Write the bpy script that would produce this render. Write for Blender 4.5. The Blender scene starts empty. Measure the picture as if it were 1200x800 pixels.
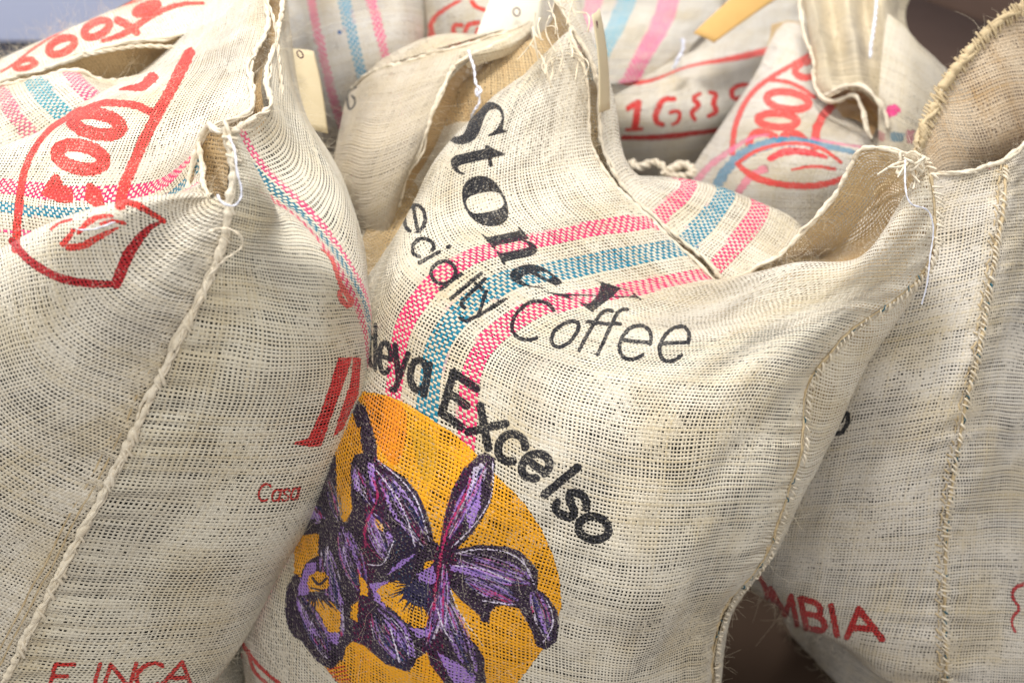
import bpy, math, random
import numpy as np
from mathutils import Vector, Matrix, Euler

random.seed(7); RNG = np.random.default_rng(7)
S = bpy.context.scene
COL = S.collection
R = math.radians

# ------------------------------------------------------------------ camera, light, exposure
CAM_H, PITCH, FOCAL = 1.5, R(35), 50.0
cam = bpy.data.cameras.new('camera'); cam.lens = FOCAL; cam.sensor_width = 36; cam.clip_start = .05; cam.clip_end = 60
cam_o = bpy.data.objects.new('camera', cam); COL.objects.link(cam_o)
cam_o.location = (0, 0, CAM_H); cam_o.rotation_euler = (R(90) - PITCH, 0, 0)
cam.dof.use_dof = True; cam.dof.focus_distance = 1.43; cam.dof.aperture_fstop = 3.6; cam.dof.aperture_blades = 8
S.camera = cam_o
S.view_settings.view_transform = 'Standard'; S.view_settings.look = 'None'
S.view_settings.exposure = 0.36; S.view_settings.gamma = 1.0
S.cycles.max_bounces = 6; S.cycles.diffuse_bounces = 3; S.cycles.glossy_bounces = 2
S.cycles.transparent_max_bounces = 12; S.cycles.caustics_reflective = False; S.cycles.caustics_refractive = False

wd = bpy.data.worlds.new('World'); S.world = wd; wd.use_nodes = True
bg = wd.node_tree.nodes['Background']; bg.inputs[0].default_value = (.97, .98, 1.0, 1); bg.inputs[1].default_value = .50

def area(name, loc, target, size, power, color):
    l = bpy.data.lights.new(name, 'AREA'); l.shape = 'RECTANGLE'; l.size, l.size_y = size; l.energy = power; l.color = color
    o = bpy.data.objects.new(name, l); COL.objects.link(o); o.location = loc
    o.rotation_euler = (Vector(target) - Vector(loc)).to_track_quat('-Z', 'Y').to_euler()
    return o
area('ceiling_lamp', (-.20, 2.1, 3.7), (0, 1.35, .5), (.9, .6), 94, (1, .985, .965))
area('front_fill', (.6, -1.6, 2.6), (0, 1.45, .35), (2.2, 1.4), 44, (1, .99, .97))  # unseen fill added behind the camera to lift the sack fronts
area('left_fill', (-2.6, 1.2, 2.3), (0, 1.4, .5), (1.4, 1.2), 34, (.93, .96, 1.0))  # added fill from the left, stands for no known window

cP, sP = math.cos(PITCH), math.sin(PITCH)
def W(px, py, d):
    """the place in the room that lies d metres down the lens axis at this point of the photograph"""
    px = np.asarray(px, float); py = np.asarray(py, float); d = np.asarray(d, float)
    xc = (px - 600) / 1200 * 36 / FOCAL * d; yc = (400 - py) / 1200 * 36 / FOCAL * d
    return np.stack([xc + 0 * d, d * cP + yc * sP, CAM_H + yc * cP - d * sP], -1)
def PX(p):
    x, y, z = p[..., 0], p[..., 1], p[..., 2] - CAM_H
    d = y * cP - z * sP; yc = y * sP + z * cP
    k = 1200 * FOCAL / 36
    return 600 + x / d * k, 400 - yc / d * k, d

# ------------------------------------------------------------------ scene graph helpers
def tag(o, label=None, cat=None, group=None, kind=None):
    if label: o['label'] = label
    if cat: o['category'] = cat
    if group: o['group'] = group
    if kind: o['kind'] = kind
    return o
def empty(name, loc):
    o = bpy.data.objects.new(name, None); COL.objects.link(o); o.location = loc; return o
def mesh_np(name, verts, faces, mat, parent=None, uv=None, smooth=True, uv2=None):
    verts = np.asarray(verts, np.float32).reshape(-1, 3); faces = np.asarray(faces, np.int32)
    if parent is not None: verts = verts - np.array(parent.location, np.float32)
    k = faces.shape[1]; me = bpy.data.meshes.new(name)
    me.vertices.add(len(verts)); me.vertices.foreach_set('co', verts.ravel())
    me.loops.add(faces.size); me.loops.foreach_set('vertex_index', faces.ravel())
    me.polygons.add(len(faces)); me.polygons.foreach_set('loop_start', np.arange(0, faces.size, k, dtype=np.int32))
    me.polygons.foreach_set('loop_total', np.full(len(faces), k, np.int32))
    if uv is not None:
        l = me.uv_layers.new(name='fabric'); l.data.foreach_set('uv', np.asarray(uv, np.float32)[faces.ravel()].ravel())
    if uv2 is not None:
        l = me.uv_layers.new(name='thread'); l.data.foreach_set('uv', np.asarray(uv2, np.float32)[faces.ravel()].ravel())
    me.update(); me.validate()
    if smooth: me.polygons.foreach_set('use_smooth', np.ones(len(me.polygons), bool))
    me.materials.append(mat)
    o = bpy.data.objects.new(name, me); COL.objects.link(o)
    if parent is not None: o.parent = parent
    return o

# ------------------------------------------------------------------ splines and noise
def cubic_basis(x, t):
    """matrix of the natural cubic spline through knots x, evaluated at t"""
    n = len(x); h = np.diff(x); A = np.eye(n); D = np.zeros((n, n))
    for i in range(1, n - 1):
        A[i, i - 1] = h[i - 1]; A[i, i] = 2 * (h[i - 1] + h[i]); A[i, i + 1] = h[i]
        D[i, i - 1] = 6 / h[i - 1]; D[i, i] = -6 / h[i - 1] - 6 / h[i]; D[i, i + 1] = 6 / h[i]
    M = np.linalg.solve(A, D)
    k = np.clip(np.searchsorted(x, t) - 1, 0, n - 2); a = (x[k + 1] - t) / h[k]; b = 1 - a
    B = np.zeros((len(t), n)); r = np.arange(len(t))
    B[r, k] += a; B[r, k + 1] += b
    B += ((a ** 3 - a) * h[k] ** 2 / 6)[:, None] * M[k] + ((b ** 3 - b) * h[k] ** 2 / 6)[:, None] * M[k + 1]
    return B
def vnoise(x, y, seed=0):
    def hsh(i, j):
        v = np.sin(i * 127.1 + j * 311.7 + seed * 74.7) * 43758.5453
        return v - np.floor(v)
    i, j = np.floor(x), np.floor(y); f, g = x - i, y - j
    f = f * f * (3 - 2 * f); g = g * g * (3 - 2 * g)
    return (hsh(i, j) * (1 - f) + hsh(i + 1, j) * f) * (1 - g) + (hsh(i, j + 1) * (1 - f) + hsh(i + 1, j + 1) * f) * g - .5
def curve_pts(pts, n):
    pts = np.asarray(pts, float); s = np.r_[0, np.cumsum(np.maximum(np.linalg.norm(np.diff(pts, axis=0), axis=1), 1e-6))]
    return cubic_basis(s, np.linspace(0, s[-1], n)) @ pts

PITCH_T = .0039; TS = .0046 / .0039                      # distance between two threads of the jute, metres
class Panel:
    """a sheet of cloth laid through a grid of points: P[row][col] -> (x,y,z); u, v are counted in threads"""
    def __init__(s, P, res=4.0, wr=.003, seed=0, droop=False, flip=False, shift=(0, 0), anchor=None, beta=.88, pucker=None, scale_u=1, scale_v=1, u=None, v=None):
        P = np.asarray(P, float); s.flip = flip
        if droop:                    # carry the cloth on down to the floor
            ext = []; last = P[-1]; zc = last[:, 2]; cen = last[:, :2].mean(0)
            n = max(2, int(math.ceil(zc.mean() / .09)))
            for k in range(1, n + 1):
                f = k / n; q = last.copy(); q[:, 2] = zc * (1 - f) + .004 * f
                bul = 1 + .05 * math.sin(math.pi * f) - .10 * f * f
                q[:, :2] = cen + (last[:, :2] - cen) * bul + np.array(shift) * (f * f * (3 - 2 * f)); ext.append(q)
            P = np.concatenate([P, np.array(ext)])
        s.P = P
        du = np.linalg.norm(np.diff(P, axis=1), axis=2); dv = np.linalg.norm(np.diff(P, axis=0), axis=2)
        s.us = np.r_[0, np.cumsum(np.maximum(du.mean(0), .004))] / PITCH_T * scale_u if u is None else np.asarray(u, float)
        s.vs = np.r_[0, np.cumsum(np.maximum(dv.mean(1), .004))] / PITCH_T * scale_v if v is None else np.asarray(v, float)
        s.wr, s.seed, s.res, s.beta = wr, seed, res, beta
        s.pucker = None if pucker is None else float(np.interp(pucker, range(len(s.us)), s.us)) / TS
        s.anchor = anchor or ((len(s.us) - 1) / 2, (len(s.vs) - 1) * .4)
    def at(s, u, v):                 # regular grid of u x v
        return np.einsum('ik,klc,jl->ijc', cubic_basis(s.vs, v), s.P, cubic_basis(s.us, u))
    def disp(s, p, u, v):
        gu = np.gradient(p, axis=1); gv = np.gradient(p, axis=0)
        n = np.cross(gv, gu) * (-1 if s.flip else 1); n /= np.linalg.norm(n, axis=2, keepdims=True) + 1e-12
        U, V = np.meshgrid(u / TS, v / TS)
        a = vnoise(U / 21, V / 27, s.seed) * 1.5 + vnoise(U / 9.5, V / 14, s.seed + 3) * .75 + vnoise(U / 4.3 + V / 30, V / 7, s.seed + 5) * .42 + vnoise(U / 2.1, V / 2.1, s.seed + 6) * .13
        a += .9 * vnoise((U * .8 + V * .6) / 8, (V * .8 - U * .6) / 40, s.seed + 9)
        w = s.wr(U, V) if callable(s.wr) else s.wr
        h = a * w
        if s.pucker is not None:     # the seam thread gathers the cloth in small tucks
            q = np.exp(-np.abs(U - s.pucker) / 4.5) * (1 - np.exp(-np.abs(U - s.pucker) / .8))
            h = h + q * .0034 * np.sin(V * 1.05 + 5 * vnoise(V / 4, V * 0 + 3, s.seed) + (U - s.pucker) * .12) * (.4 + vnoise(V / 9, U * 0, s.seed + 2) + .5)
        return p + n * h[..., None], n
    def weave(s, p, u, v):
        """thread coordinates: cloth does not stretch, so count threads by true length along rows and columns"""
        beta = s.beta; au = np.interp(s.anchor[0], range(len(s.us)), s.us); av = np.interp(s.anchor[1], range(len(s.vs)), s.vs)
        lu = np.zeros(p.shape[:2]); lv = np.zeros(p.shape[:2])
        lu[:, 1:] = np.cumsum(np.linalg.norm(np.diff(p, axis=1), axis=2), axis=1) / PITCH_T; lv[1:] = np.cumsum(np.linalg.norm(np.diff(p, axis=0), axis=2), axis=0) / PITCH_T
        ia = np.interp(au, u, range(len(u))); i0 = min(int(ia), len(u) - 2); lu = lu - (lu[:, i0] + (lu[:, i0 + 1] - lu[:, i0]) * (ia - i0))[:, None]
        ja = np.interp(av, v, range(len(v))); j0 = min(int(ja), len(v) - 2); lv = lv - (lv[j0] + (lv[j0 + 1] - lv[j0]) * (ja - j0))[None]
        U, V = np.meshgrid(u, v)
        return au + lu * beta + (U - au) * (1 - beta), av + lv * beta + (V - av) * (1 - beta)
    def thread_u(s, c):              # thread number of a column, counted at the anchor row
        uc = np.interp(c, range(len(s.us)), s.us); av = np.interp(s.anchor[1], range(len(s.vs)), s.vs)
        u = np.linspace(s.us[0], s.us[-1], 400); p = s.at(u, np.array([av - 1, av, av + 1])); w, _ = s.weave(p, u, np.array([av - 1, av, av + 1]))
        return float(np.interp(uc, u, w[1]))
    def surf(s, u, v): p = s.at(u, v); return s.disp(p, u, v)
    def build(s, name, mat, parent, offset=0, res=None, v0=None):
        res = res or s.res
        u = np.linspace(s.us[0], s.us[-1], max(8, int((s.us[-1] - s.us[0]) / TS * res / 4)))
        v = np.linspace(s.vs[0] if v0 is None else v0, s.vs[-1], max(8, int((s.vs[-1] - s.vs[0]) / TS * res / 4)))
        base = s.at(u, v); tu, tv = s.weave(base, u, v); p, n = s.disp(base, u, v)
        if offset: p = p + n * offset
        H, Wd = len(v), len(u); idx = np.arange(H * Wd).reshape(H, Wd)
        a, b, c, d = idx[:-1, :-1].ravel(), idx[1:, :-1].ravel(), idx[1:, 1:].ravel(), idx[:-1, 1:].ravel()
        f = np.stack([a, d, c, b] if s.flip else [a, b, c, d], -1)
        U, V = np.meshgrid(u, v)
        p[..., 2] = np.maximum(p[..., 2], .003)
        return mesh_np(name, p, f, mat, parent, np.stack([U.ravel(), V.ravel()], -1), uv2=np.stack([tu.ravel(), tv.ravel()], -1))
    def line(s, u=None, v=None, n=200, off=0.0, a=0, b=1):   # a path on the cloth, at constant u or v (column / row index)
        if u is not None:
            uu = np.interp(u, range(len(s.us)), s.us); vv = np.linspace(s.vs[0] + (s.vs[-1] - s.vs[0]) * a, s.vs[0] + (s.vs[-1] - s.vs[0]) * b, n)
            e = .3; us = np.array([uu - e, uu, uu + e]); us = np.clip(us, s.us[0], s.us[-1] ); us = us if us[0] < us[1] < us[2] else (us[1] + np.array([0, .3, .6]) if us[0] == us[1] else us[1] + np.array([-.6, -.3, 0]))
            p, nn = s.surf(us, vv); k = 1; k = 0 if uu <= s.us[0] else (2 if uu >= s.us[-1] else 1)
            return p[:, k] + nn[:, k] * off, nn[:, k]
        vv = np.interp(v, range(len(s.vs)), s.vs); uu = np.linspace(s.us[0] + (s.us[-1] - s.us[0]) * a, s.us[0] + (s.us[-1] - s.us[0]) * b, n)
        vs = vv + np.array([0, .3, .6]); p, nn = s.surf(uu, vs)
        return p[0] + nn[0] * off, nn[0]

def grid(rows_px, depth):
    a = np.array(rows_px, float); return W(a[..., 0], a[..., 1], np.array(depth, float))
def swell(P, T, wc, wr):             # the far side of a filled sack, seen only from elsewhere
    d = P - np.array([0, 0, CAM_H]); d /= np.linalg.norm(d, axis=2, keepdims=True)
    d[..., 2] *= .25
    return P + d * T * np.asarray(wc)[None, :, None] * np.asarray(wr)[:, None, None]

# ------------------------------------------------------------------ canvas: flat print on cloth
SS = 3
class Canvas:
    def __init__(s): s.a = np.zeros((800 * SS, 1200 * SS, 4), np.float32)
    def _box(s, p, m):
        x0, y0 = np.floor((p.min(0) - m) * SS).astype(int); x1, y1 = np.ceil((p.max(0) + m) * SS).astype(int) + 1
        x0, y0, x1, y1 = max(x0, 0), max(y0, 0), min(x1, 1200 * SS), min(y1, 800 * SS)
        return x0, y0, x1, y1
    def _put(s, box, m, col, al=1):
        x0, y0, x1, y1 = box; v = s.a[y0:y1, x0:x1]; m = (m * al)[..., None]
        v[..., :3] = v[..., :3] * (1 - m) + np.array(col) * m; v[..., 3:] = np.maximum(v[..., 3:], m)
    def stroke(s, pts, w, col, al=1, smooth=True, closed=False, rough=.0, n=None):
        p = np.asarray(pts, float)
        if closed: p = np.vstack([p, p[:1]])
        if smooth and len(p) > 2: p = curve_pts(p, n or max(10, len(p) * 7))
        ww = np.interp(np.linspace(0, 1, len(p)), np.linspace(0, 1, len(np.atleast_1d(w))), np.atleast_1d(w))
        for i in range(len(p) - 1):
            a, b = p[i], p[i + 1]; box = s._box(np.array([a, b]), max(ww[i], ww[i + 1]) / 2 + 1)
            if box[2] <= box[0] or box[3] <= box[1]: continue
            X, Y = np.meshgrid((np.arange(box[0], box[2]) + .5) / SS, (np.arange(box[1], box[3]) + .5) / SS)
            d = b - a; L = d @ d + 1e-9; t = np.clip(((X - a[0]) * d[0] + (Y - a[1]) * d[1]) / L, 0, 1)
            r = np.hypot(X - a[0] - t * d[0], Y - a[1] - t * d[1]); hw = (ww[i] * (1 - t) + ww[i + 1] * t) / 2
            if rough: hw = hw * (1 + rough * 2 * vnoise(X / 2.2, Y / 2.2, 4))
            s._put(box, np.clip((hw - r) * SS + .5, 0, 1), col, al)
    def poly(s, pts, col, al=1, smooth=False, rough=0):
        p = np.asarray(pts, float)
        if smooth: p = curve_pts(np.vstack([p, p[:1]]), len(p) * 7)[:-1]
        box = s._box(p, 2)
        if box[2] <= box[0] or box[3] <= box[1]: return
        X, Y = np.meshgrid((np.arange(box[0], box[2]) + .5) / SS, (np.arange(box[1], box[3]) + .5) / SS)
        if rough: X, Y = X + rough * vnoise(X / 2.5, Y / 2.5, 1) * 2, Y + rough * vnoise(X / 2.5, Y / 2.5, 2) * 2
        ins = np.zeros(X.shape, bool); q = np.roll(p, -1, 0)
        for a, b in zip(p, q):
            if a[1] == b[1]: continue
            c = (a[1] > Y) != (b[1] > Y)
            ins ^= c & (X < (b[0] - a[0]) * (Y - a[1]) / (b[1] - a[1]) + a[0])
        s._put(box, ins.astype(np.float32), col, al)
    def tris(s, P, T, col):
        for t in T:
            a, b, c = P[t]; box = s._box(np.array([a, b, c]), 1)
            if box[2] <= box[0] or box[3] <= box[1]: continue
            X, Y = np.meshgrid((np.arange(box[0], box[2]) + .5) / SS, (np.arange(box[1], box[3]) + .5) / SS)
            e = lambda p, q: (q[0] - p[0]) * (Y - p[1]) - (q[1] - p[1]) * (X - p[0])
            e1, e2, e3 = e(a, b), e(b, c), e(c, a)
            s._put(box, (((e1 >= 0) & (e2 >= 0) & (e3 >= 0)) | ((e1 <= 0) & (e2 <= 0) & (e3 <= 0))).astype(np.float32), col)
    def sample(s, px, py):
        x = np.clip((px * SS - .5).astype(int), 0, 1200 * SS - 1); y = np.clip((py * SS - .5).astype(int), 0, 800 * SS - 1)
        r = s.a[y, x].copy(); r[(px < 0) | (px > 1200) | (py < 0) | (py > 800)] = 0
        return r

def arc(cx, cy, rx, ry, a0, a1, n=14):
    t = np.radians(np.linspace(a0, a1, n)); return [(cx + rx * math.cos(q), cy + ry * math.sin(q)) for q in t]
# single-line letters on an em square (baseline 0, x-height .52, capital .74): (advance, strokes)
GL = {
 'e': (.56, [arc(.27, .26, .21, .25, 0, 318) , [(.06, .27), (.48, .27)]]),
 'c': (.52, [arc(.28, .26, .22, .25, 42, 318)]),
 'o': (.58, [arc(.29, .26, .22, .25, 0, 360)]),
 'a': (.60, [arc(.28, .26, .21, .25, 0, 360), [(.50, .52), (.50, .0)]]),
 'i': (.22, [[(.11, 0), (.11, .50)], [(.11, .70), (.11, .74)]]),
 'l': (.22, [[(.11, 0), (.11, .78)]]),
 't': (.32, [[(.15, .70), (.15, .10), (.19, .02), (.28, .01)], [(.03, .51), (.28, .51)]]),
 'y': (.50, [[(.04, .52), (.25, .03)], [(.46, .52), (.25, .03), (.15, -.18), (.03, -.20)]]),
 'C': (.72, [arc(.37, .37, .32, .37, 48, 312)]),
 'f': (.32, [[(.13, 0), (.13, .60), (.18, .73), (.30, .74)], [(.02, .51), (.28, .51)]]),
 's': (.46, [[(.40, .42), (.30, .51), (.14, .50), (.07, .39), (.18, .29), (.32, .23), (.40, .13), (.30, .02), (.14, .01), (.05, .11)]]),
 'x': (.50, [[(.04, 0), (.46, .52)], [(.04, .52), (.46, 0)]]),
 'E': (.60, [[(.50, 0), (.09, 0), (.09, .74), (.50, .74)], [(.09, .38), (.45, .38)]]),
 'F': (.56, [[(.09, 0), (.09, .74), (.50, .74)], [(.09, .38), (.42, .38)]]),
 'I': (.26, [[(.13, 0), (.13, .74)]]),
 'N': (.70, [[(.09, 0), (.09, .74), (.59, 0), (.59, .74)]]),
 'A': (.68, [[(.02, 0), (.33, .74), (.64, 0)], [(.14, .25), (.52, .25)]]),
 'M': (.82, [[(.09, 0), (.09, .74), (.40, .15), (.71, .74), (.71, 0)]]),
 'B': (.62, [[(.09, 0), (.09, .74), (.34, .74)], arc(.34, .56, .17, .18, 90, -90, 8), [(.09, .38), (.36, .38)], arc(.36, .19, .18, .19, 90, -90, 8), [(.36, 0), (.09, 0)]]),
 'L': (.52, [[(.09, .74), (.09, 0), (.48, 0)]]),
 'O': (.78, [arc(.39, .37, .33, .37, 0, 360)]),
 ' ': (.28, []),
}
ROUND = set('ecoaysCfO')
class Warp:                          # text laid along a line on the cloth; up = vector of one em
    def __init__(s, base, up, t=None):
        s.b = np.array(base, float); s.u = np.array(up, float)
        s.t = np.linspace(0, 1, len(s.b)) if t is None else np.array(t, float)
        s.tu = np.linspace(0, 1, len(s.u))
    def __call__(s, x, y):
        x = np.atleast_1d(x); B = cubic_basis(s.t, x) @ s.b
        U = np.stack([np.interp(x, s.tu, s.u[:, k]) for k in (0, 1)], -1)
        return B + U * np.atleast_1d(y)[:, None]
def stroke_text(cv, txt, warp, w, col, starts=None, rough=.12, gap=0):
    tot = sum(GL[c][0] + gap for c in txt); x = 0
    for k, c in enumerate(txt):
        adv, st = GL[c]; x0 = x / tot if starts is None else starts[k]; sc = 1 / tot if starts is None else (starts[k + 1] - starts[k]) / adv
        for q in st:
            q = np.array(q); P = warp(x0 + q[:, 0] * sc, q[:, 1])
            cv.stroke(P, w[k] if isinstance(w, list) and len(w) > 1 else w, col, smooth=(len(q) > 3 and (c in ROUND or len(q) > 7)) and c not in 'y', rough=rough, n=len(q) * 3)
        x += adv + gap
def font_tris(txt):
    c = bpy.data.curves.new('lettering', 'FONT'); c.body = txt; c.resolution_u = 5
    o = bpy.data.objects.new('lettering', c); COL.objects.link(o)
    m = o.evaluated_get(bpy.context.evaluated_depsgraph_get()).to_mesh(); m.calc_loop_triangles()
    P = np.array([v.co[:2] for v in m.vertices]); T = np.array([t.vertices[:] for t in m.loop_triangles])
    bpy.data.objects.remove(o); bpy.data.curves.remove(c)
    return P, T

def bake(name, panel, cv, ppt=9, gate=None):
    """lay the print on the flat cloth: one picture in thread coordinates"""
    ppt = ppt / TS * 1.12; Wd = int((panel.us[-1] - panel.us[0]) * ppt); H = int((panel.vs[-1] - panel.vs[0]) * ppt)
    Wd, H = min(Wd, 2000), min(H, 2400)
    u = panel.us[0] + (np.arange(Wd) + .5) / Wd * (panel.us[-1] - panel.us[0]); v = panel.vs[0] + (np.arange(H) + .5) / H * (panel.vs[-1] - panel.vs[0])
    p, n = panel.surf(u, v); x, y, d = PX(p)
    a = cv.sample(x, y); face = ((np.array([0, 0, CAM_H]) - p) * n).sum(2) > 0
    if gate is not None:
        U, V = np.meshgrid(np.interp(u, panel.us, range(len(panel.us))), np.interp(v, panel.vs, range(len(panel.vs)))); face &= gate(U, V)
    a[~face] = 0
    im = bpy.data.images.new(name, Wd, H, alpha=True); im.colorspace_settings.name = 'sRGB'; im.alpha_mode = 'CHANNEL_PACKED'
    im.pixels.foreach_set(a.astype(np.float32).ravel()); im.pack()
    return im

# ------------------------------------------------------------------ material helpers
class NT:
    def __init__(s, m): m.use_nodes = True; s.t = m.node_tree; s.n = s.t.nodes; s.l = s.t.links; s.n.clear()
    def new(s, typ, **k):
        x = s.n.new(typ)
        for a, b in k.items(): setattr(x, a, b)
        return x
    def put(s, sock, v):
        if isinstance(v, (int, float)): sock.default_value = v
        elif isinstance(v, tuple): sock.default_value = v
        else: s.l.new(v, sock)
    def m(s, op, a, b=None, c=None, clamp=False):
        x = s.new('ShaderNodeMath', operation=op, use_clamp=clamp); s.put(x.inputs[0], a)
        if b is not None: s.put(x.inputs[1], b)
        if c is not None: s.put(x.inputs[2], c)
        return x.outputs[0]
    def mix(s, f, a, b):
        x = s.new('ShaderNodeMix', data_type='RGBA'); s.put(x.inputs[0], f); s.put(x.inputs[6], a); s.put(x.inputs[7], b); return x.outputs[2]
    def ramp(s, v, a, b, lo=0, hi=1):
        x = s.new('ShaderNodeMapRange', interpolation_type='SMOOTHSTEP'); s.put(x.inputs[0], v); s.put(x.inputs[1], a); s.put(x.inputs[2], b); s.put(x.inputs[3], lo); s.put(x.inputs[4], hi); return x.outputs[0]
    def noise(s, vec, scale, det=2, dims='3D', w=None):
        x = s.new('ShaderNodeTexNoise', noise_dimensions=dims); s.put(x.inputs['Scale'], scale); s.put(x.inputs['Detail'], det)
        if vec is not None: s.put(x.inputs['Vector'], vec)
        if w is not None: s.put(x.inputs['W'], w)
        return x.outputs[0]
    def xyz(s, a, b, c=0.0):
        x = s.new('ShaderNodeCombineXYZ'); s.put(x.inputs[0], a); s.put(x.inputs[1], b); s.put(x.inputs[2], c); return x.outputs[0]
def rgb(h, k=1.0):
    h = h.lstrip('#'); c = [int(h[i:i + 2], 16) / 255 for i in (0, 2, 4)]
    return tuple(((x / 12.92 if x < .04045 else ((x + .055) / 1.055) ** 2.4) * k) for x in c) + (1.0,)

def jute(name, stripes=(), image=None, rng=None, light='#e8e0d0', tan='#bfac86', inside='#d2b88c', cover=.245, seed=0.0, holes=1.0, inner=False):
    m = bpy.data.materials.new(name); t = NT(m)
    uvn = t.new('ShaderNodeUVMap', uv_map='thread'); sp = t.new('ShaderNodeSeparateXYZ'); t.l.new(uvn.outputs[0], sp.inputs[0])
    uvf = t.new('ShaderNodeUVMap', uv_map='fabric'); spf = t.new('ShaderNodeSeparateXYZ'); t.l.new(uvf.outputs[0], spf.inputs[0])
    u0, v0 = sp.outputs[0], sp.outputs[1]
    # the threads wander
    d1 = t.noise(t.xyz(u0, v0, seed), .04, 1); d2 = t.noise(t.xyz(u0, v0, seed + 40), .04, 1)
    d3 = t.noise(t.xyz(u0, v0, seed + 9), .6, 1); d4 = t.noise(t.xyz(u0, v0, seed + 19), .6, 1)
    u = t.m('ADD', t.m('ADD', u0, t.m('MULTIPLY', t.m('SUBTRACT', d1, .5), 3.6)), t.m('MULTIPLY', t.m('SUBTRACT', d3, .5), .10))
    v = t.m('ADD', t.m('ADD', v0, t.m('MULTIPLY', t.m('SUBTRACT', d2, .5), 3.6)), t.m('MULTIPLY', t.m('SUBTRACT', d4, .5), .10))
    i = t.m('ROUND', u); j = t.m('ROUND', v)
    def rnd(w, k):
        x = t.new('ShaderNodeTexWhiteNoise', noise_dimensions='1D'); t.put(x.inputs['W'], t.m('ADD', w, k)); return x.outputs[0]
    ri, rj = rnd(i, 3.7 + seed), rnd(j, 91.3 + seed)
    fu = t.m('ADD', t.m('SUBTRACT', u, i), t.m('MULTIPLY', t.m('SUBTRACT', rnd(i, 17.1), .5), .20)); fv = t.m('ADD', t.m('SUBTRACT', v, j), t.m('MULTIPLY', t.m('SUBTRACT', rnd(j, 57.9), .5), .20))
    sl = t.noise(t.xyz(t.m('MULTIPLY', i, 3.1), t.m('MULTIPLY', v, .16), seed), 1.0, 1)      # slubs along warp
    st = t.noise(t.xyz(t.m('MULTIPLY', u, .13), t.m('MULTIPLY', j, 3.1), seed + 5), 1.0, 1)  # slubs along weft
    big = t.noise(t.xyz(u0, v0, seed + 60), .09, 3)                                           # tighter and looser areas
    ww = t.m('ADD', t.m('ADD', cover - .155, t.m('MULTIPLY', ri, .12)), t.m('ADD', t.m('MULTIPLY', sl, .20), t.m('MULTIPLY', t.m('SUBTRACT', big, .5), .16)))
    wh = t.m('ADD', t.m('ADD', cover - .125, t.m('MULTIPLY', rj, .14)), t.m('ADD', t.m('MULTIPLY', st, .24), t.m('MULTIPLY', t.m('SUBTRACT', big, .5), .20)))
    bnd = t.noise(t.xyz(t.m('MULTIPLY', u0, .035), t.m('MULTIPLY', j, .55), seed + 81), 1.0, 2); bnw = t.noise(t.xyz(t.m('MULTIPLY', i, .55), t.m('MULTIPLY', v0, .03), seed + 83), 1.0, 2)
    wh = t.m('ADD', wh, t.m('MULTIPLY', t.m('SUBTRACT', bnd, .5), .34)); ww = t.m('ADD', ww, t.m('MULTIPLY', t.m('SUBTRACT', bnw, .5), .14))
    # stripes: thicker dyed warp threads
    smask = None; scol = None
    for (c0, hw, colr) in stripes:
        hw = hw * TS
        mk = t.ramp(t.m('ABSOLUTE', t.m('SUBTRACT', t.m('MULTIPLY', t.m('ADD', i, t.m('SUBTRACT', u0, u)), 1.0), c0)), hw, hw + .3, 1, 0)
        scol = colr if smask is None else t.mix(mk, scol, colr)
        smask = mk if smask is None else t.m('MAXIMUM', smask, mk)
    if smask is not None: ww = t.m('ADD', ww, t.m('MULTIPLY', smask, .15))
    fib = t.noise(t.xyz(t.m('MULTIPLY', u, 7.0), t.m('MULTIPLY', v, 1.6), seed), 1.0, 2)
    fib2 = t.noise(t.xyz(t.m('MULTIPLY', u, 1.6), t.m('MULTIPLY', v, 7.0), seed + 2), 1.0, 2)
    edge = t.m('MULTIPLY', t.m('SUBTRACT', t.noise(t.xyz(u0, v0, seed + 3), 4.5, 2), .5), .34)
    aw = t.m('ADD', t.m('DIVIDE', t.m('ABSOLUTE', fu), ww), edge); af = t.m('ADD', t.m('DIVIDE', t.m('ABSOLUTE', fv), wh), edge)
    par = t.m('COSINE', t.m('MULTIPLY', t.m('ADD', i, j), math.pi))
    zw = t.m('MULTIPLY', par, t.m('COSINE', t.m('MULTIPLY', fv, math.pi))); zf = t.m('MULTIPLY', par, t.m('MULTIPLY', t.m('COSINE', t.m('MULTIPLY', fu, math.pi)), -1.0))
    def prof(a): return t.m('SQRT', t.m('MAXIMUM', t.m('SUBTRACT', 1.0, t.m('MULTIPLY', a, a)), 0.0))
    inw = t.m('LESS_THAN', aw, 1.0); inf = t.m('LESS_THAN', af, 1.0)
    hw_ = t.m('SUBTRACT', t.m('ADD', t.m('MULTIPLY', prof(aw), .5), t.m('MULTIPLY', zw, .38)), t.m('MULTIPLY', t.m('SUBTRACT', 1.0, inw), 2.0))
    hf_ = t.m('SUBTRACT', t.m('ADD', t.m('MULTIPLY', prof(af), .5), t.m('MULTIPLY', zf, .38)), t.m('MULTIPLY', t.m('SUBTRACT', 1.0, inf), 2.0))
    isw = t.m('GREATER_THAN', hw_, hf_)
    hgt = t.m('MAXIMUM', t.m('MAXIMUM', hw_, hf_), -.7)
    fsel = t.m('ADD', t.m('MULTIPLY', fib, isw), t.m('MULTIPLY', fib2, t.m('SUBTRACT', 1.0, isw)))
    hgt = t.m('ADD', hgt, t.m('MULTIPLY', fsel, .55))
    thr = t.m('MAXIMUM', inw, inf)
    fluff = t.ramp(t.m('MULTIPLY', t.noise(t.xyz(u0, v0, seed + 71), .85, 3), t.noise(t.xyz(u0, v0, seed + 72), .07, 1)), .275, .34); thr = t.m('MAXIMUM', thr, t.m('MULTIPLY', fluff, .85))
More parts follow.
